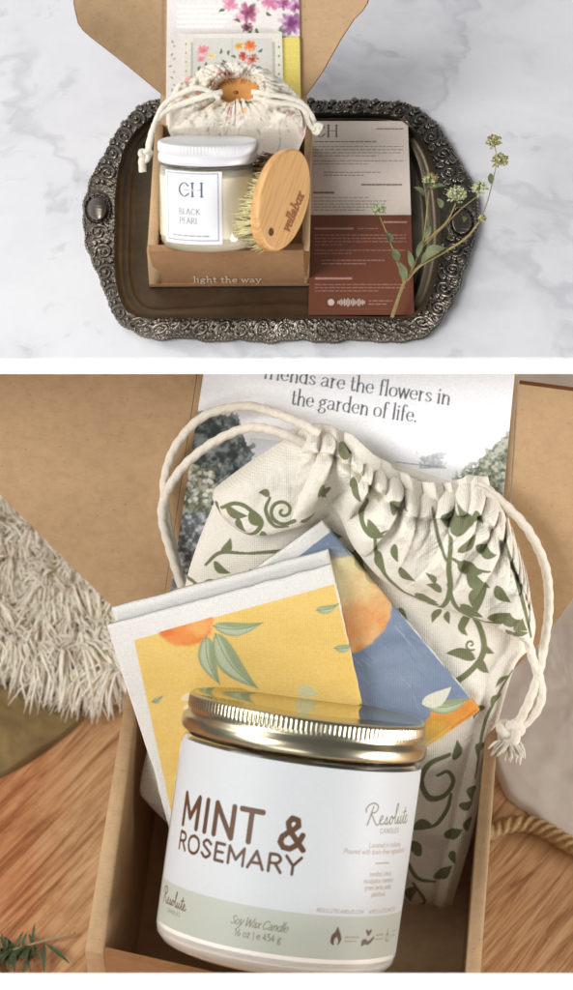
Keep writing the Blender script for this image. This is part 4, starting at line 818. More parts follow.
# ================================================================== LOWER SCENE
zl = -.17; zlb = ZT+.002
lbox = thing('mailer_box', 'large open brown mailer box filling the lower table, holding the gold lidded candle', 'box', on_z(290, 850, ZT))
FLo, BLo = on_z(84.5, 949, zl), on_z(134, 640, zl); FRo, BRo = on_z(476, 1037, zl), on_z(501, 690, zl)
FLi, BLi = on_z(103, 953, zl), on_z(147, 643, zl); FRi, BRi = on_z(461, 1034, zl), on_z(489, 690, zl)
mb = MB(); wall(mb, FLo, BLo, FLi, BLi, zl, zlb); wall(mb, BRo, FRo, BRi, FRi, zl, zlb); wall(mb, BRo+[0, .006, 0], BLo+[0, .006, 0], BRo+[0, .001, 0], BLo+[0, .001, 0], zl, zlb)
mb.build('side_wall', M['kraft'], lbox)
mb = MB(); fl = [shift(p, zlb) for p in (FLo, FRo, BRo, BLo)]; box8(mb, fl+[shift(p, zlb+.002) for p in fl]); mb.build('floor', M['kraft'], lbox, smooth=False)
ft = [on_z(90, 951, zl-.0015), on_z(474, 1039, zl-.0015)]; fb = [shift(ft[0], zlb)+[0, -.002, 0], shift(ft[1], zlb)+[0, -.002, 0]]
fn = unit(np.cross(ft[1]-ft[0], ft[0]-fb[0])); fn = fn if fn[1] < 0 else -fn
mb = MB(); prism(mb, [fb[0], fb[1], ft[1], ft[0]], fn, .0035); mb.build('front_panel', [M['kraft_shaded'], M['kraft_edge']], lbox, smooth=False)
mb = MB(); prism(mb, [shift(on_z(85, 950, zl), zlb), shift(on_z(88, 951, zl), zlb), on_z(89, 951.5, zl-.002), on_z(84.5, 950, zl-.002)], fn, .0025); mb.build('corner_gap_shade', [M['kraft_edge'], M['kraft_edge']], lbox, smooth=False)  # dark strip standing for the shade in the corner slit
HL, HR = on_z(140, 646, zl), on_z(500, 690, zl); hd = unit(HR-HL); bk = np.cross([0, 0, 1.], hd); al = math.radians(66); dl = bk*math.cos(al)+np.array([0, 0, 1.])*math.sin(al); nl = unit(np.cross(hd, dl))
LL = ((HL+HR)/2, nl)
mb = MB(); prism(mb, pl([(158, 640), (500, 684), (518, 366), (198.5, 366)], LL), nl, .004); mb.build('lid', [M['kraft'], M['kraft']], lbox, smooth=False)
def flap2(base, side, phi):
    p = on_plane(np.float64(base[0]), np.float64(base[1]), LL[0], nl); a = math.radians(phi); e = hd*side*math.cos(a)+nl*math.sin(a); nn = unit(np.cross(e, dl)); nn = nn if np.dot(nn, CAM-p) > 0 else -nn; return p, nn
FA = flap2((178, 500), -1, 2); FB = flap2((508, 500), 1, 4)
edge = [(2+i*(118-2)/40+random.uniform(-.4, .4), 497+i*(612-497)/40+random.uniform(-.5, .5)) for i in range(41)]
mb = MB(); prism(mb, pl([(198, 366), (157, 645)]+edge[::-1]+[(-60, 440), (-60, 366)], FA), FA[1], .004); mb.build('lid_flap', [M['kraft'], M['kraft_edge']], lbox, smooth=False)
mb = MB(); prism(mb, pl([(519, 384), (640, 400), (640, 530), (573, 598), (548, 634), (500, 684)], FB), FB[1], .004); mb.build('lid_flap', [M['kraft_pale'], M['kraft_edge']], lbox, smooth=False)

# garden photo card in the lid
cv = Canvas(150, 360, 525, 680, 3, (248, 249, 252))
b_ = cv.box(150, 360, 525, 680); X, Y = b_[2], b_[3]
g1 = sstep(560, 640, Y); cv.blend(b_, g1*.8, (150, 160, 170))
def foliage(x0, x1, top, bot, cols, n, r, seed, al=.9):
    R = random.Random(seed)
    for i in range(n):
        x = R.uniform(x0, x1); tt_ = top(x); y = tt_+(bot-tt_)*R.random()**1.2; q = R.uniform(.6, 1)*r
        cv.blob(x, y, q*1.3, q, R.choice(cols), R.uniform(0, 3), al, .9, .3, i)
cv.poly([(250, 438), (345, 446), (345, 520), (236, 500)], (226, 229, 235)); cv.stroke([(240, 462), (350, 468)], .8, (190, 196, 206)); cv.stroke([(396, 462), (446, 468)], 1.0, (170, 174, 180)); cv.stroke([(238, 480), (330, 486)], .7, (200, 205, 213))
def mass(x0, x1, topf, bot, cols, seed, edge=5, sc=.22, fade=0):
    b = cv.box(x0-8, 360, x1+8, bot); X, Y = b[2], b[3]; n1 = fbm(X*sc, Y*sc, seed, 5); n2 = fbm(X*.09, Y*.09, seed+5, 3)
    d = (Y-topf(X))/edge+(n1-.5)*4+(n2-.5)*3; hx = np.minimum(X-x0, x1-X)/4+(n1-.5)*5
    al = sstep(-.4, .4, np.minimum(d, hx)); t_ = np.clip((n1-.5)*2.6+(n2-.5)*1.2+.5, 0, 1)[..., None]
    c3 = [lin(c) for c in cols]; col = np.where(t_ < .5, c3[0]*(1-2*t_)+c3[1]*2*t_, c3[1]*(2-2*t_)+c3[2]*(2*t_-1))
    cv.blend(b, al*(1-fade), col)
mass(150, 216, lambda x: 505+0*x, 680, [(92, 98, 102), (140, 146, 150), (206, 210, 212)], 5, 6, .3)
mass(176, 252, lambda x: 412+np.abs(x-216)*.22+sstep(236, 250, x)*26, 505, [(52, 62, 60), (92, 104, 104), (150, 158, 158)], 1, 5)
mass(160, 216, lambda x: 466+0*x, 512, [(92, 100, 84), (138, 144, 120), (190, 192, 172)], 3, 4, .3)
foliage(174, 212, lambda x: 472, 503, [(240, 238, 230), (228, 226, 216), (248, 246, 242)], 46, 2.1, 4, .8)
mass(452, 520, lambda x: 482-(x-452)*.85, 530, [(84, 92, 78), (128, 136, 116), (196, 198, 184)], 2, 6, .3)
mass(420, 442, lambda x: 455+0*x, 468, [(120, 128, 132), (150, 158, 162), (190, 196, 200)], 8, 4, .3, .3)
TXC = (92, 94, 104)
write(cv, 'nds are the flowers in', 289, 381.5, 9.2, TXC, .2, .055, True, ang=8.2, track=.05, fit=163)
xs_ = 163/(text_width('nds are the flowers in', .05)*9.2); write(cv, 'frie', 289-text_width('frie', .05)*9.2*xs_, 381.5-text_width('frie', .05)*9.2*xs_*.144, 9.2, TXC, .2, .055, True, ang=8.2, track=.05, xs=xs_)
write(cv, 'the garden of life.', 290.5, 404, 9.2, TXC, .2, .055, True, ang=8.2, track=.05, fit=128)
card('photo_card', 'garden photo card with grey serif quotation, standing in the lower box lid', 'card', ((204.5, 366), (515.5, 366), (487, 672), (163, 640)), LL, .0022, cv, 430, 420, .0006, mat='gloss')

# ------------------------------------------------------------------ lower drawstring bag with vine print
GN = (120, 124, 88)
cv = Canvas(130, 400, 560, 930, 3, (240, 235, 222))
def st(pts, w=3.2): P = spl(pts, 40); t_ = np.linspace(0, 1, 40); cv.stroke(P, 1.25*w*(.55+.45*np.sin(np.pi*np.clip(t_*.9+.1, 0, 1))), GN)
# body vines
st([(466, 598), (478, 618), (482, 640), (472, 660), (448, 674), (420, 676)], 5); spiral(cv, 469, 634, 6, 1.1, 60, GN, 2.4)
for a in ((468, 604, 110, 22, 9), (458, 612, 60, 16, 7), (474, 650, 190, 30, 14), (478, 650, 60, 20, 10), (482, 636, 40, 14, 7), (446, 602, 80, 14, 7), (440, 600, 120, 18, 8), (430, 664, 280, 20, 10), (398, 598, 60, 18, 10), (448, 674, 60, 16, 8), (436, 676, 200, 18, 9), (408, 684, 80, 16, 8)): leaf(cv, *a[:3], a[3], a[4], GN, .12)
st([(448, 744), (428, 752), (420, 770), (428, 788), (444, 786), (452, 772), (446, 760), (436, 764)], 4.5); st([(450, 786), (446, 800), (436, 812), (424, 816)], 3.5)
for a in ((452, 750, 280, 20, 10), (430, 812, 160, 22, 12), (442, 824, 350, 20, 12), (420, 846, 220, 22, 12), (432, 868, 330, 22, 11), (414, 876, 100, 22, 11), (420, 900, 60, 16, 9), (404, 860, 200, 20, 10), (452, 842, 80, 14, 8), (458, 800, 330, 16, 9)): leaf(cv, *a[:3], a[3], a[4], GN, .15)
st([(404, 846), (416, 866), (434, 872)], 3.2); st([(412, 872), (424, 894), (420, 910)], 3)
for a in ((484, 700, 130, 18, 8), (500, 688, 130, 16, 8), (484, 735, 120, 16, 8), (474, 778, 100, 16, 9), (470, 810, 100, 16, 9), (508, 672, 150, 16, 6)): leaf(cv, *a[:3], a[3], a[4], GN, .2)
st([(512, 668), (494, 692), (482, 722), (474, 770)], 2.6)
st([(183, 576), (194, 578), (203, 588), (206, 602)], 3); spiral(cv, 212, 580, 7, 1.0, 200, GN, 2.4); st([(190, 640), (210, 650), (240, 640)], 3)
for a in ((250, 560, 60, 22, 11), (276, 545, 30, 22, 11), (300, 545, 340, 24, 12), (330, 560, 60, 20, 10), (352, 575, 70, 20, 10), (368, 600, 60, 18, 9), (318, 520, 20, 26, 12), (356, 540, 70, 22, 11)): leaf(cv, *a[:3], a[3], a[4], GN, .12)
st([(206, 560), (222, 546), (250, 545)], 3); leaf(cv, 222, 546, 300, 18, 9, GN); leaf(cv, 214, 556, 30, 20, 9, GN)
st([(250, 545), (285, 542), (320, 534), (350, 545), (372, 575)], 3.4)
bodycv = cv
LB = [(300, 436), (262, 458), (226, 482), (206, 522), (192, 560), (184, 590), (168, 660), (152, 730), (140, 785), (146, 800), (175, 830)]
RB = [(488, 488), (508, 520), (523, 570), (531, 620), (531, 645), (516, 664), (502, 708), (489, 760), (476, 820), (463, 868), (452, 905)]
PB = lean_plane(308, 690, -.158, 56)
nu, nv = 420, 520
PX = lofted(LB, RB, nu, nv); u = np.linspace(0, 1, nu)[None]; v = np.linspace(0, 1, nv)[:, None]
PX[..., 1] += (22*np.sin(np.pi*u)*sstep(.9, 1, v))
e = np.minimum(u, 1-u)*2; ev = np.minimum(v, 1-v)*2
hp = 24*np.sqrt(np.clip(1-(1-np.clip(e*2.6, 0, 1))**2, 0, 1))*np.sqrt(np.clip(1-(1-np.clip(ev*5, 0, 1))**2, 0, 1))
hp = hp+5*np.exp(-((u-.962)/.018)**2)*sstep(.3, .45, v)-3*np.exp(-((u-.93)/.012)**2)*sstep(.3, .45, v)
wr = fbm(PX[..., 0]*.018+PX[..., 1]*.012, PX[..., 1]*.02-PX[..., 0]*.01, 21, 3)-.5
hp = hp+9*wr*sstep(0, .2, e)+3*np.sin((PX[..., 0]*.6-PX[..., 1])*.09+6*wr)*sstep(0, .2, e)*sstep(.25, .5, v)
pb = pxs(PB[0])
lbag = thing('drawstring_bag', 'cream cotton bag with green leafy vine print, drawn shut, standing in the lower box', 'bag', on_z(360, 800, ZT+.01))
pouch = sheet('pouch', PX, PB, hp*pb, 0, M['cotton'], lbag, cv, back=-.012*np.sqrt(np.clip(e*2, 0, 1))*np.sqrt(np.clip(ev*3, 0, 1)))
# gathered head: upper row folded forward over the body
cv = Canvas(190, 400, 570, 680, 3, (240, 235, 222))
spiral(cv, 283, 501, 15, 1.5, 40, GN, 4.0); st([(270, 488), (266, 500), (274, 516), (288, 518)], 3.2)
st([(217, 498), (222, 514), (236, 526), (254, 524), (262, 512), (252, 500), (244, 494)], 4.2); st([(222, 500), (236, 492), (250, 498), (262, 516)], 3.2)
for a in ((226, 496, 20, 24, 10), (250, 500, 50, 22, 9), (270, 486, 200, 12, 8), (262, 522, 60, 18, 9), (300, 512, 340, 16, 8), (238, 506, 60, 18, 8)): leaf(cv, *a[:3], a[3], a[4], GN, .14)
st([(446, 512), (444, 540), (446, 566), (438, 590), (424, 596)], 4.4); st([(444, 560), (452, 584), (470, 598), (496, 602)], 3.6); st([(446, 530), (462, 540), (484, 544)], 3)
for a in ((436, 500, 350, 34, 16), (452, 536, 20, 26, 14), (462, 544, 40, 30, 14), (478, 556, 100, 34, 18), (456, 580, 30, 26, 13), (482, 594, 350, 34, 14), (500, 606, 20, 26, 12), (436, 586, 150, 16, 8), (438, 570, 210, 18, 9), (452, 524, 320, 24, 12), (470, 520, 20, 22, 11), (490, 560, 50, 24, 12), (510, 590, 60, 26, 12), (432, 560, 230, 16, 7)): leaf(cv, *a[:3], a[3], a[4], GN, .12)
st([(366, 488), (360, 502), (370, 512), (384, 506)], 4)
for a in ((366, 500, 40, 22, 12), (388, 482, 30, 20, 12), (352, 462, 70, 24, 9), (338, 438, 30, 16, 9), (322, 470, 80, 26, 8), (376, 530, 70, 24, 10), (396, 545, 40, 22, 9), (412, 575, 20, 24, 10), (392, 520, 80, 18, 8), (330, 480, 120, 16, 8), (454, 490, 20, 22, 10), (432, 474, 330, 16, 8), (470, 488, 60, 18, 9)): leaf(cv, *a[:3], a[3], a[4], GN, .12)
st([(372, 505), (376, 540), (396, 570), (416, 582)], 3.2); st([(430, 494), (436, 520), (446, 540)], 3); st([(500, 520), (512, 560), (520, 590), (528, 624)], 3)
TT = [(214, 489), (236, 472), (262, 454), (298, 434), (330, 438), (352, 452), (372, 470), (398, 486), (426, 496), (452, 492), (476, 484), (496, 498), (510, 528), (524, 572), (536, 622)]
BB = [(212, 498), (228, 520), (256, 533), (296, 524), (326, 506), (338, 512), (352, 540), (376, 568), (404, 588), (432, 598), (460, 606), (486, 613), (505, 622), (520, 634), (531, 648)]
nu, nv = 620, 210
tp, bt = spl(TT, nu), spl(BB, nu); u = np.linspace(0, 1, nu)[None]; v = np.linspace(0, 1, nv)[:, None]
def ridges(u, v, specs):
    H_ = np.zeros(np.broadcast(u, v).shape)
    for (uc, w0, w1, amp, ln, dr) in specs:
        c_ = uc+dr*v; ww = w0+(w1-w0)*v; q = np.clip(1-((u-c_)/ww)**2, 0, 1)**.5
        H_ = np.maximum(H_, amp*q*np.exp(-(v/ln)**2))
    return H_
RG = random.Random(12); specs = []
uc = .235
while uc < .93:
    w0 = RG.uniform(.012, .026); specs.append((uc+w0, w0, w0*RG.uniform(1.2, 2.3), RG.uniform(18, 32), RG.choice([.16, .22, .32, .55, .95]), RG.uniform(-.07, .10))); uc += 2*w0*RG.uniform(.85, 1.05)
rid = ridges(u, v, specs)
win = sstep(.2, .26, u)*sstep(.96, .9, u)
PX = tp[None]*(1-v)[..., None]+bt[None]*v[..., None]
PX[..., 1] -= .35*rid*(1-v)**2*win
prof_ = np.sqrt(np.clip(1-(1-np.clip(v*2.6, 0, 1))**2, 0, 1))*np.sqrt(np.clip(1-(np.clip((v-.45)/.55, 0, 1))**4, 0, 1))
eu = np.sqrt(np.clip(np.minimum(u, 1-u)*9, 0, 1))
wr = fbm(PX[..., 0]*.026, PX[..., 1]*.026, 33, 3)-.5
dip = 1-.55*np.exp(-((u-.335)/.045)**2)*sstep(.2, .8, v)
hh = (36+32*sstep(.36, .55, u))*prof_*eu*dip+rid*win*sstep(0, .05, v)*(.35+.65*sstep(1, .6, v))+20*wr*eu*sstep(0, .15, v)*sstep(1, .8, v)
hh = hh-12*np.exp(-((v-.15)/.03)**2)*win
hh = hh-16*np.abs(fbm(u*34+v*3, v*5+u*4, 77, 3)-.5)*np.exp(-v*2.2)*win*sstep(0, .05, v)+4*(fbm(PX[..., 0]*.09, PX[..., 1]*.06, 41, 3)-.5)*eu*sstep(0, .1, v)*sstep(1, .8, v)
hb = np.minimum(hp.mean()*0+4, hh-3)
sheet('gathered_top', PX, (PB[0]+PB[1]*.011, PB[1]), hh*pb, 0, M['cotton'], lbag, cv, back=(0*hh-2)*pb)
# frill standing up behind the drawn cord
T2 = [(292, 436), (304, 428), (320, 424), (338, 430), (356, 440), (376, 456), (400, 472), (424, 483), (448, 483), (470, 476), (486, 480)]
B2 = [(290, 446), (306, 446), (326, 452), (346, 466), (366, 482), (392, 498), (424, 508), (452, 506), (474, 500), (488, 500), (494, 502)]
nu2, nv2 = 420, 70
t2, b2 = spl(T2, nu2), spl(B2, nu2); u = np.linspace(0, 1, nu2)[None]; v = np.linspace(0, 1, nv2)[:, None]
k2 = (u+.05*np.sin(8*u)+.02*np.sin(21*u+1))*8.5+.4; l2 = np.abs(np.sin(np.pi*k2))**.6*(.6+.4*np.sin(17*u+2)); PX2 = t2[None]*(1-v)[..., None]+b2[None]*v[..., None]; PX2[..., 1] -= 8*l2*(1-v); PX2[..., 0] += 2*np.sin(2*np.pi*k2)*(1-v)
ee = np.sqrt(np.clip(np.minimum(u, 1-u)*10, 0, 1))
h2 = (12*np.sqrt(np.clip(1-(1-v*1.6).clip(0, 1)**2, 0, 1))+20*l2*(1-.5*v)+2*(fbm(PX2[..., 0]*.08, PX2[..., 1]*.08, 3, 3)-.5))*ee
sheet('frill', PX2, (PB[0]+PB[1]*.010, PB[1]), h2*pb, .0012, M['cotton'], lbag, cv)
LLc = (LL[0], LL[1])
def addcord(mb, pts, r): m2, _ = cord(pts, r*.86, None, twist=900, tamp=.3); mb.add(np.vstack(m2.V), m2.F)
mb = MB()
addcord(mb, [(318, 434, PB, 44), (302, 424, PB, 46), (272, 412, LL, 30), (243, 406, LL, 24), (204, 416, LL, 18), (177, 444, LL, 15), (165, 476, LL, 14), (165, 502, LL, 16), (171, 540, LL, 16), (182, 588, LL, 22)], 4.5)
addcord(mb, [(316, 450, PB, 48), (297, 440, PB, 52), (275, 431, PB, 44), (248, 428, LL, 32), (214, 442, LL, 26), (184, 466, LL, 24), (166, 494, LL, 22), (162, 517, LL, 22), (170, 550, LL, 24), (183, 590, LL, 30), (188, 606, LL, 30)], 4.6)
mb.build('cord', M['cord'], lbag)
mb = MB()
addcord(mb, [(474, 488, PB, 52), (492, 500, PB, 52), (508, 536, PB, 50), (521, 580, PB, 46), (525, 620, PB, 42), (531, 652, PB, 36), (541, 684, PB, 30), (540, 704, PB, 26), (527, 722, PB, 22), (512, 730, PB, 22)], 4.6)
addcord(mb, [(478, 484, PB, 46), (502, 502, PB, 46), (528, 530, PB, 42), (545, 566, PB, 38), (549, 604, PB, 36), (545, 640, PB, 34), (538, 676, PB, 32), (528, 704, PB, 28), (518, 722, PB, 24), (508, 728, PB, 22)], 4.6)
kc = on_plane(np.float64(511.), np.float64(731.), PB[0]+PB[1]*24*pb, PB[1]); knot(mb, kc, .0050)
rr_ = random.Random(2); r, u_, b = frame_at(kc)
for i in range(38):
    a = rr_.uniform(-2.9, -.6); d = r*math.cos(a)*1.0+u_*math.sin(a)*.9+b*rr_.uniform(-.3, .5); L = rr_.uniform(.0065, .0105); q = kc-u_*.004+r*rr_.uniform(-.004, .003)
    tube(mb, spl(np.array([q, q+d*L*.5+r*rr_.uniform(-.001, .001), q+d*L-u_*.002]), 6), [.0006]*5+[.0003], 5)
mb.build('cord', M['cord'], lbag)

# ------------------------------------------------------------------ folded napkins
def fleaf(c, x, y, ang, L, W):
    leaf(c, x, y, ang, L, W, (150, 166, 128), .1, .95, .8); leaf(c, x+math.cos(math.radians(ang))*2, y+math.sin(math.radians(ang))*2, ang+3, L*.85, W*.5, (206, 214, 186), .14, .7, 1.2)
    a = math.radians(ang); t_ = np.linspace(0, 1, 12); c.stroke(np.stack([x+np.cos(a)*L*t_-np.sin(a)*.1*L*np.sin(np.pi*t_), y+np.sin(a)*L*t_+np.cos(a)*.1*L*np.sin(np.pi*t_)], 1), .8, (112, 132, 92), .9)
def bordered(cv_, x0, y0, x1, y1):
    pass
NP = lean_plane(308, 690, -.134, 57)
def wash(c, poly, c1, c2, seed):
    P = np.asarray(poly, float); b = c.box(P[:, 0].min(), P[:, 1].min(), P[:, 0].max(), P[:, 1].max()); X, Y = b[2], b[3]
    ins = np.zeros(X.shape, bool)
    for i in range(len(P)):
        a, d = P[i], P[(i+1) % len(P)]
        if abs(d[1]-a[1]) > 1e-9: ins ^= ((a[1] > Y) != (d[1] > Y)) & (X < a[0]+(Y-a[1])/(d[1]-a[1])*(d[0]-a[0]))
    t_ = fbm(X*.02, Y*.05, seed)[..., None]; c.blend(b, ins*1.0, lin(c1)*(1-t_)+lin(c2)*t_)
# blue napkin (behind)
cv = Canvas(220, 505, 495, 800, 3, (237, 236, 231)); wash(cv, [(286, 566), (331, 531), (490, 722), (420, 800), (300, 800), (250, 600)], (112, 130, 158), (146, 161, 186), 4)
R = random.Random(9)
for i in range(120): x, y = R.uniform(330, 480), R.uniform(540, 760); cv.stroke([(x, y), (x+R.uniform(5, 16), y+R.uniform(7, 20))], R.uniform(.4, 1.2), R.choice([(96, 116, 150), (160, 176, 202), (104, 126, 160), (176, 188, 208)]), .45)
cv.blob(343, 606, 47, 51, (242, 230, 176), .8, 1, .06, .03, 3, (226, 138, 58)); cv.blob(353, 620, 22, 17, (230, 140, 66), -.5, .5, .7, .5, 6); cv.blob(332, 580, 22, 26, (246, 236, 190), .3, .6, .6, .4, 7)
cv.blob(458, 722, 34, 22, (234, 170, 70), -.3, 1, .2, .06, 8, (222, 126, 44)); cv.blob(432, 738, 20, 14, (238, 196, 90), -.3, .7, .5, .3, 9)
fleaf(cv, 426, 706, 350, 44, 15); leaf(cv, 422, 704, 330, 34, 16, (234, 232, 214), .1, .95)
for (x, y, a) in ((356, 556, 60), (366, 570, 50)): leaf(cv, x, y, a, 20, 8, (140, 140, 96), .1, .6)
nap2 = thing('cloth_napkin', 'folded blue cloth napkin printed with oranges, tucked behind the yellow napkin', 'napkin', on_plane(np.float64(400.), np.float64(700.), *NP), 'folded printed napkins')
def napkin(cv, corners, plane, off, parent, name, nu, nv, th, amp=1.5, seed=1, label=None):
    PX = quadgrid(*corners, nu, nv); wv = (fbm(PX[..., 0]*.02, PX[..., 1]*.02, seed, 3)-.5)*amp*pb*2; u = np.linspace(0, 1, nu)[None]; v = np.linspace(0, 1, nv)[:, None]
    PX = PX+.8*np.stack([(fbm(PX[..., 0]*.06, PX[..., 1]*.06, seed+3, 2)-.5)*2, (fbm(PX[..., 0]*.06+9, PX[..., 1]*.06, seed+4, 2)-.5)*2], -1)
    ed = np.minimum(np.minimum(u, 1-u)*nu, np.minimum(v, 1-v)*nv); rd = th*.4*np.clip(1-ed/3, 0, 1)**2
    return sheet(name, PX, (plane[0]+plane[1]*off, plane[1]), wv-rd, th, M['linen'], parent, cv, label=label)
napkin(cv, ((236, 584), (322.5, 521), (478.5, 708), (392, 771)), NP, -.0075, nap2, 'upper_layer', 240, 300, .0022, seed=4)
napkin(cv, ((234, 586), (323.5, 523.5), (480, 711), (391, 774)), NP, -.0105, nap2, 'lower_layer', 180, 200, .0022, seed=6)
# yellow napkin
cv = Canvas(90, 500, 400, 900, 3, (238, 236, 231)); wash(cv, [(134, 640), (334, 584), (410, 900), (190, 900)], (238, 198, 104), (246, 214, 132), 6)
b_ = cv.box(120, 580, 400, 900)
cv.blob(184, 622, 29, 24, (240, 160, 84), .1, 1, .12, .08, 2, (236, 120, 50)); cv.blob(200, 626, 12, 10, (248, 196, 120), 0, .6, .5, .4, 5); cv.blob(166, 632, 7, 5, (232, 116, 56), 0, .7, .5, .4, 5)
cv.poly([(90, 560), (345, 560), (333, 583), (134, 639), (128, 642), (90, 642)], (238, 236, 231))
fleaf(cv, 213, 626, 356, 50, 15); fleaf(cv, 206, 636, 74, 50, 19); fleaf(cv, 215, 633, 52, 70, 24)
fleaf(cv, 316, 610, 345, 24, 9); fleaf(cv, 334, 648, 350, 22, 8); leaf(cv, 297, 690, 10, 22, 14, (206, 212, 176), 0, .8); fleaf(cv, 152, 702, 330, 12, 6); leaf(cv, 181, 700, 320, 16, 7, (246, 238, 214), .1, .8); leaf(cv, 183, 708, 340, 14, 6, (246, 238, 214), .1, .8)
nap1 = thing('cloth_napkin', 'folded yellow cloth napkin with white border and orange print, behind the gold lidded candle', 'napkin', on_plane(np.float64(230.), np.float64(700.), *NP), 'folded printed napkins')
napkin(cv, ((107, 627), (331.5, 566), (362, 704), (178, 846)), NP, .0015, nap1, 'upper_layer', 330, 340, .0024, 1.2, 7)
cw = Canvas(90, 500, 400, 900, 1, (235, 233, 228))
napkin(cw, ((112, 609), (329, 551), (360, 706), (170, 836)), NP, -.003, nap1, 'lower_layer', 160, 160, .0024, 1.0, 9)

# ------------------------------------------------------------------ background things on the wooden table
def footprint(name, pts, z0, hgt, mat, amp, sc, n=140, seed=1):
    P = np.asarray(pts, float); c_ = P.mean(0); E = spl(P, n, True); m = 36; V = []
    for i in range(m+1):
        f = 1-i/m*.995; q = c_+(E-c_)*f; z = z0+hgt*math.sqrt(max(0, 1-(1-min(1, i/3.0))**2))+amp*(fbm(q[:, 0]*sc, q[:, 1]*sc, seed, 4)-.5)*min(1, i/4); W = on_z(q[:, 0], q[:, 1], z0).copy(); W[:, 2] = z; V.append(W)
    F = [tuple(f) for f in gridf(m+1, n, closed=True)]; F.append(tuple(range(m*n, (m+1)*n)))
    return np.vstack(V), F
V, F = footprint('olive', [(-90, 690), (20, 672), (100, 676), (118, 690), (92, 712), (58, 742), (20, 768), (-20, 784), (-90, 790)], ZT+.0004, .005, None, .006, .03)
tagged(mesh('olive_cloth', V, F, M['olive']), 'crumpled olive brown cloth on the table under the edge of the shaggy throw', 'cloth')
V, F = footprint('pale', [(500, 330), (700, 330), (700, 940), (600, 872), (560, 845), (530, 815), (502, 788), (490, 700)], ZT+.0004, .003, None, .0015, .05, seed=5)
tagged(mesh('pale_cloth', V, F, M['pale_cloth']), 'pale grey mottled linen cloth on the table right of the lower box', 'cloth')
mb = MB(); P = np.array([on_z(x, y, ZT+z) for x, y, z in ((480, 836, .004), (497, 829, .0046), (512, 824, .0065), (530, 824, .0068), (548, 831, .0068), (566, 842, .0066), (590, 856, .006), (640, 880, .005))])
tube(mb, spl(P, 260), .0034, 18, twist=1300, tamp=.35, strands=3); tagged(mb.build('jute_rope', M['jute']), 'twisted tan jute rope lying on the wooden table right of the lower box', 'rope')
# shaggy throw
rug = thing('shaggy_throw', 'shaggy cream yarn throw heaped on the table left of the lower box', 'throw', on_z(40, 600, ZT))
V, F = footprint('rugbase', [(-120, 400), (120, 400), (150, 520), (136, 640), (112, 668), (70, 660), (20, 644), (-120, 630)], ZT+.006, .010, None, .006, .03, seed=8)
mesh('backing', V, F, M['yarn'], rug)
mb = MB(); rr_ = random.Random(21)
for tf in range(620):
    y = rr_.uniform(425, 672); x = rr_.uniform(-40, 144)
    if y > 640+x*.28+6 or (x > 128 and y > 560): continue
    a0 = math.radians(rr_.gauss(-80, 32)); L0 = rr_.uniform(.018, .034); z0 = ZT+.015+rr_.uniform(-.003, .004); p0 = on_z(x, y, z0); arch = rr_.uniform(.005, .011)
    for q in range(14):
        a = a0+rr_.gauss(0, .22); L = L0*rr_.uniform(.75, 1.1); d = np.array([math.cos(a), math.sin(a), 0]); sd = np.array([-d[1], d[0], 0]); o_ = rr_.gauss(0, .0022)
        p = p0+sd*o_+np.array([0, 0, rr_.uniform(-.001, .001)])
        pts = spl(np.array([p-d*.1*L-[0, 0, .004], p+d*.25*L+[0, 0, arch*rr_.uniform(.7, 1.2)], p+d*.65*L+sd*(o_*.8+rr_.gauss(0, .0012))+[0, 0, arch*rr_.uniform(.2, .8)], p+d*L+sd*(o_*1.6+rr_.gauss(0, .002))+[0, 0, rr_.uniform(-.009, -.001)]]), 8)
        w = rr_.uniform(.0003, .00072); tube(mb, pts, [w*.8, w, w, w, w, w, w*.85, w*.4], 5)
mb.build('yarn_pile', M['yarn'], rug)
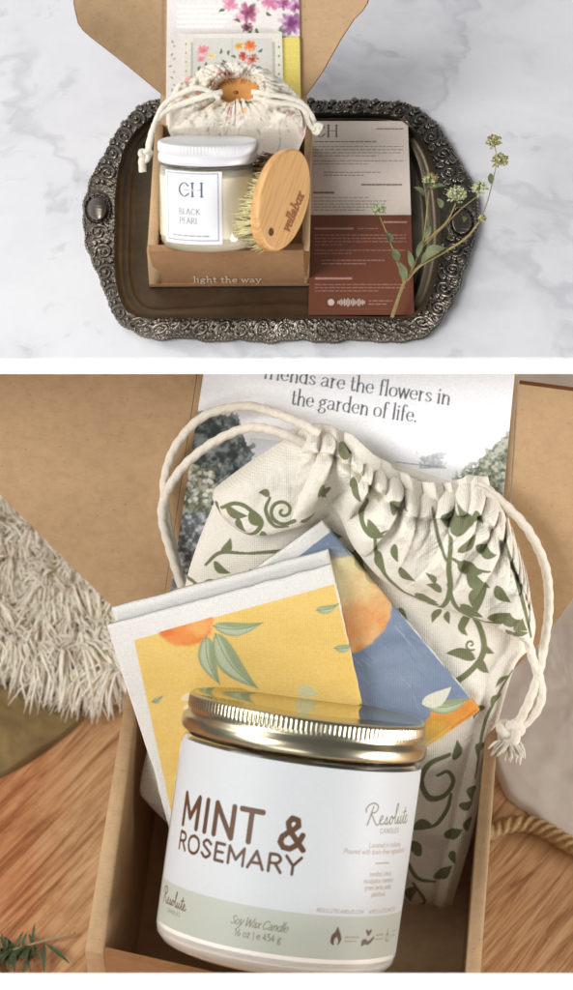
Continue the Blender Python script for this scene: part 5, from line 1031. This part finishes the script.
# rosemary
ros = thing('rosemary_sprig', 'small green rosemary sprig lying on the wooden table by the lower box corner', 'herb', on_z(40, 950, ZT))
mb = MB(); P = np.array([on_z(x, y, ZT+.004) for x, y in ((-25, 966), (5, 953), (40, 942), (75, 933))]); Ps = spl(P, 30); tube(mb, Ps, np.linspace(.0009, .0006, 30), 6); mb.build('stem', M['twig'], ros)
mb = MB(); rr_ = random.Random(4)
for i in range(64):
    k = rr_.randint(0, 17); p = Ps[k]; a = math.radians(rr_.choice([rr_.uniform(-140, -35), rr_.uniform(-150, -60), rr_.uniform(60, 150)])); L = rr_.uniform(.009, .017)*(1 if a < 0 else .55)
    leaf3(mb, p, p+np.array([math.cos(a)*L, math.sin(a)*L, rr_.uniform(.0, .006)]), .0017, .12)
for (x, y, x2, y2) in ((46, 944, 70, 964), (44, 942, 44, 974), (30, 946, 6, 972), (24, 948, 2, 962), (36, 944, 20, 980)): leaf3(mb, on_z(x, y, ZT+.005), on_z(x2, y2, ZT+.004), .0022, .1)
mb.build('needles', M['rosemary'], ros)

# ================================================================== camera, light, render settings
cam = bpy.data.cameras.new('camera'); co = bpy.data.objects.new('camera', cam); COL.objects.link(co)
cam.sensor_fit = 'VERTICAL'; cam.sensor_height = 24; cam.angle = VF; cam.clip_start = .05; cam.clip_end = 60
co.location = (0, 0, H); co.rotation_euler = (math.pi/2-PITCH, 0, 0); scene.camera = co
cam.dof.use_dof = True; cam.dof.focus_distance = 1.135; cam.dof.aperture_fstop = 8
def area(name, loc, target, size, power, col):
    l = bpy.data.lights.new(name, 'AREA'); l.shape = 'RECTANGLE'; l.size, l.size_y = size; l.energy = power; l.color = col
    o = bpy.data.objects.new(name, l); COL.objects.link(o); o.location = loc; d = Vector(target)-Vector(loc); o.rotation_euler = d.to_track_quat('-Z', 'Y').to_euler()
area('window_lamp', (-1.5, 1.7, 1.7), (0, .75, 0), (1.5, 1.3), 25, (1, .99, .975))
area('left_lamp', (-1.15, .10, 1.15), (0, .6, -.1), (.9, .8), 25, (1, .99, .975))
area('right_fill', (.95, .25, -.03), (.2, .5, -.28), (.5, .35), 10.5, (1, .99, .975))  # added fill, brightens the wood and cloth right of the lower box
area('front_fill', (-.5, -.9, .55), (0, .65, -.1), (.9, .7), 5, (1, .99, .975))  # added weak fill from the front for the lower scene
w = bpy.data.worlds.new('World'); scene.world = w; w.use_nodes = True
bg = w.node_tree.nodes['Background']; bg.inputs[0].default_value = (.95, .97, 1, 1); bg.inputs[1].default_value = .13
scene.view_settings.view_transform = 'Standard'; scene.view_settings.look = 'None'; scene.view_settings.gamma = 1; scene.view_settings.exposure = 0.1
scene.render.engine = 'CYCLES'; scene.cycles.use_denoising = True; scene.cycles.max_bounces = 16; scene.cycles.diffuse_bounces = 8; scene.cycles.transmission_bounces = 12; scene.cycles.sample_clamp_indirect = 0; scene.cycles.caustics_refractive = True
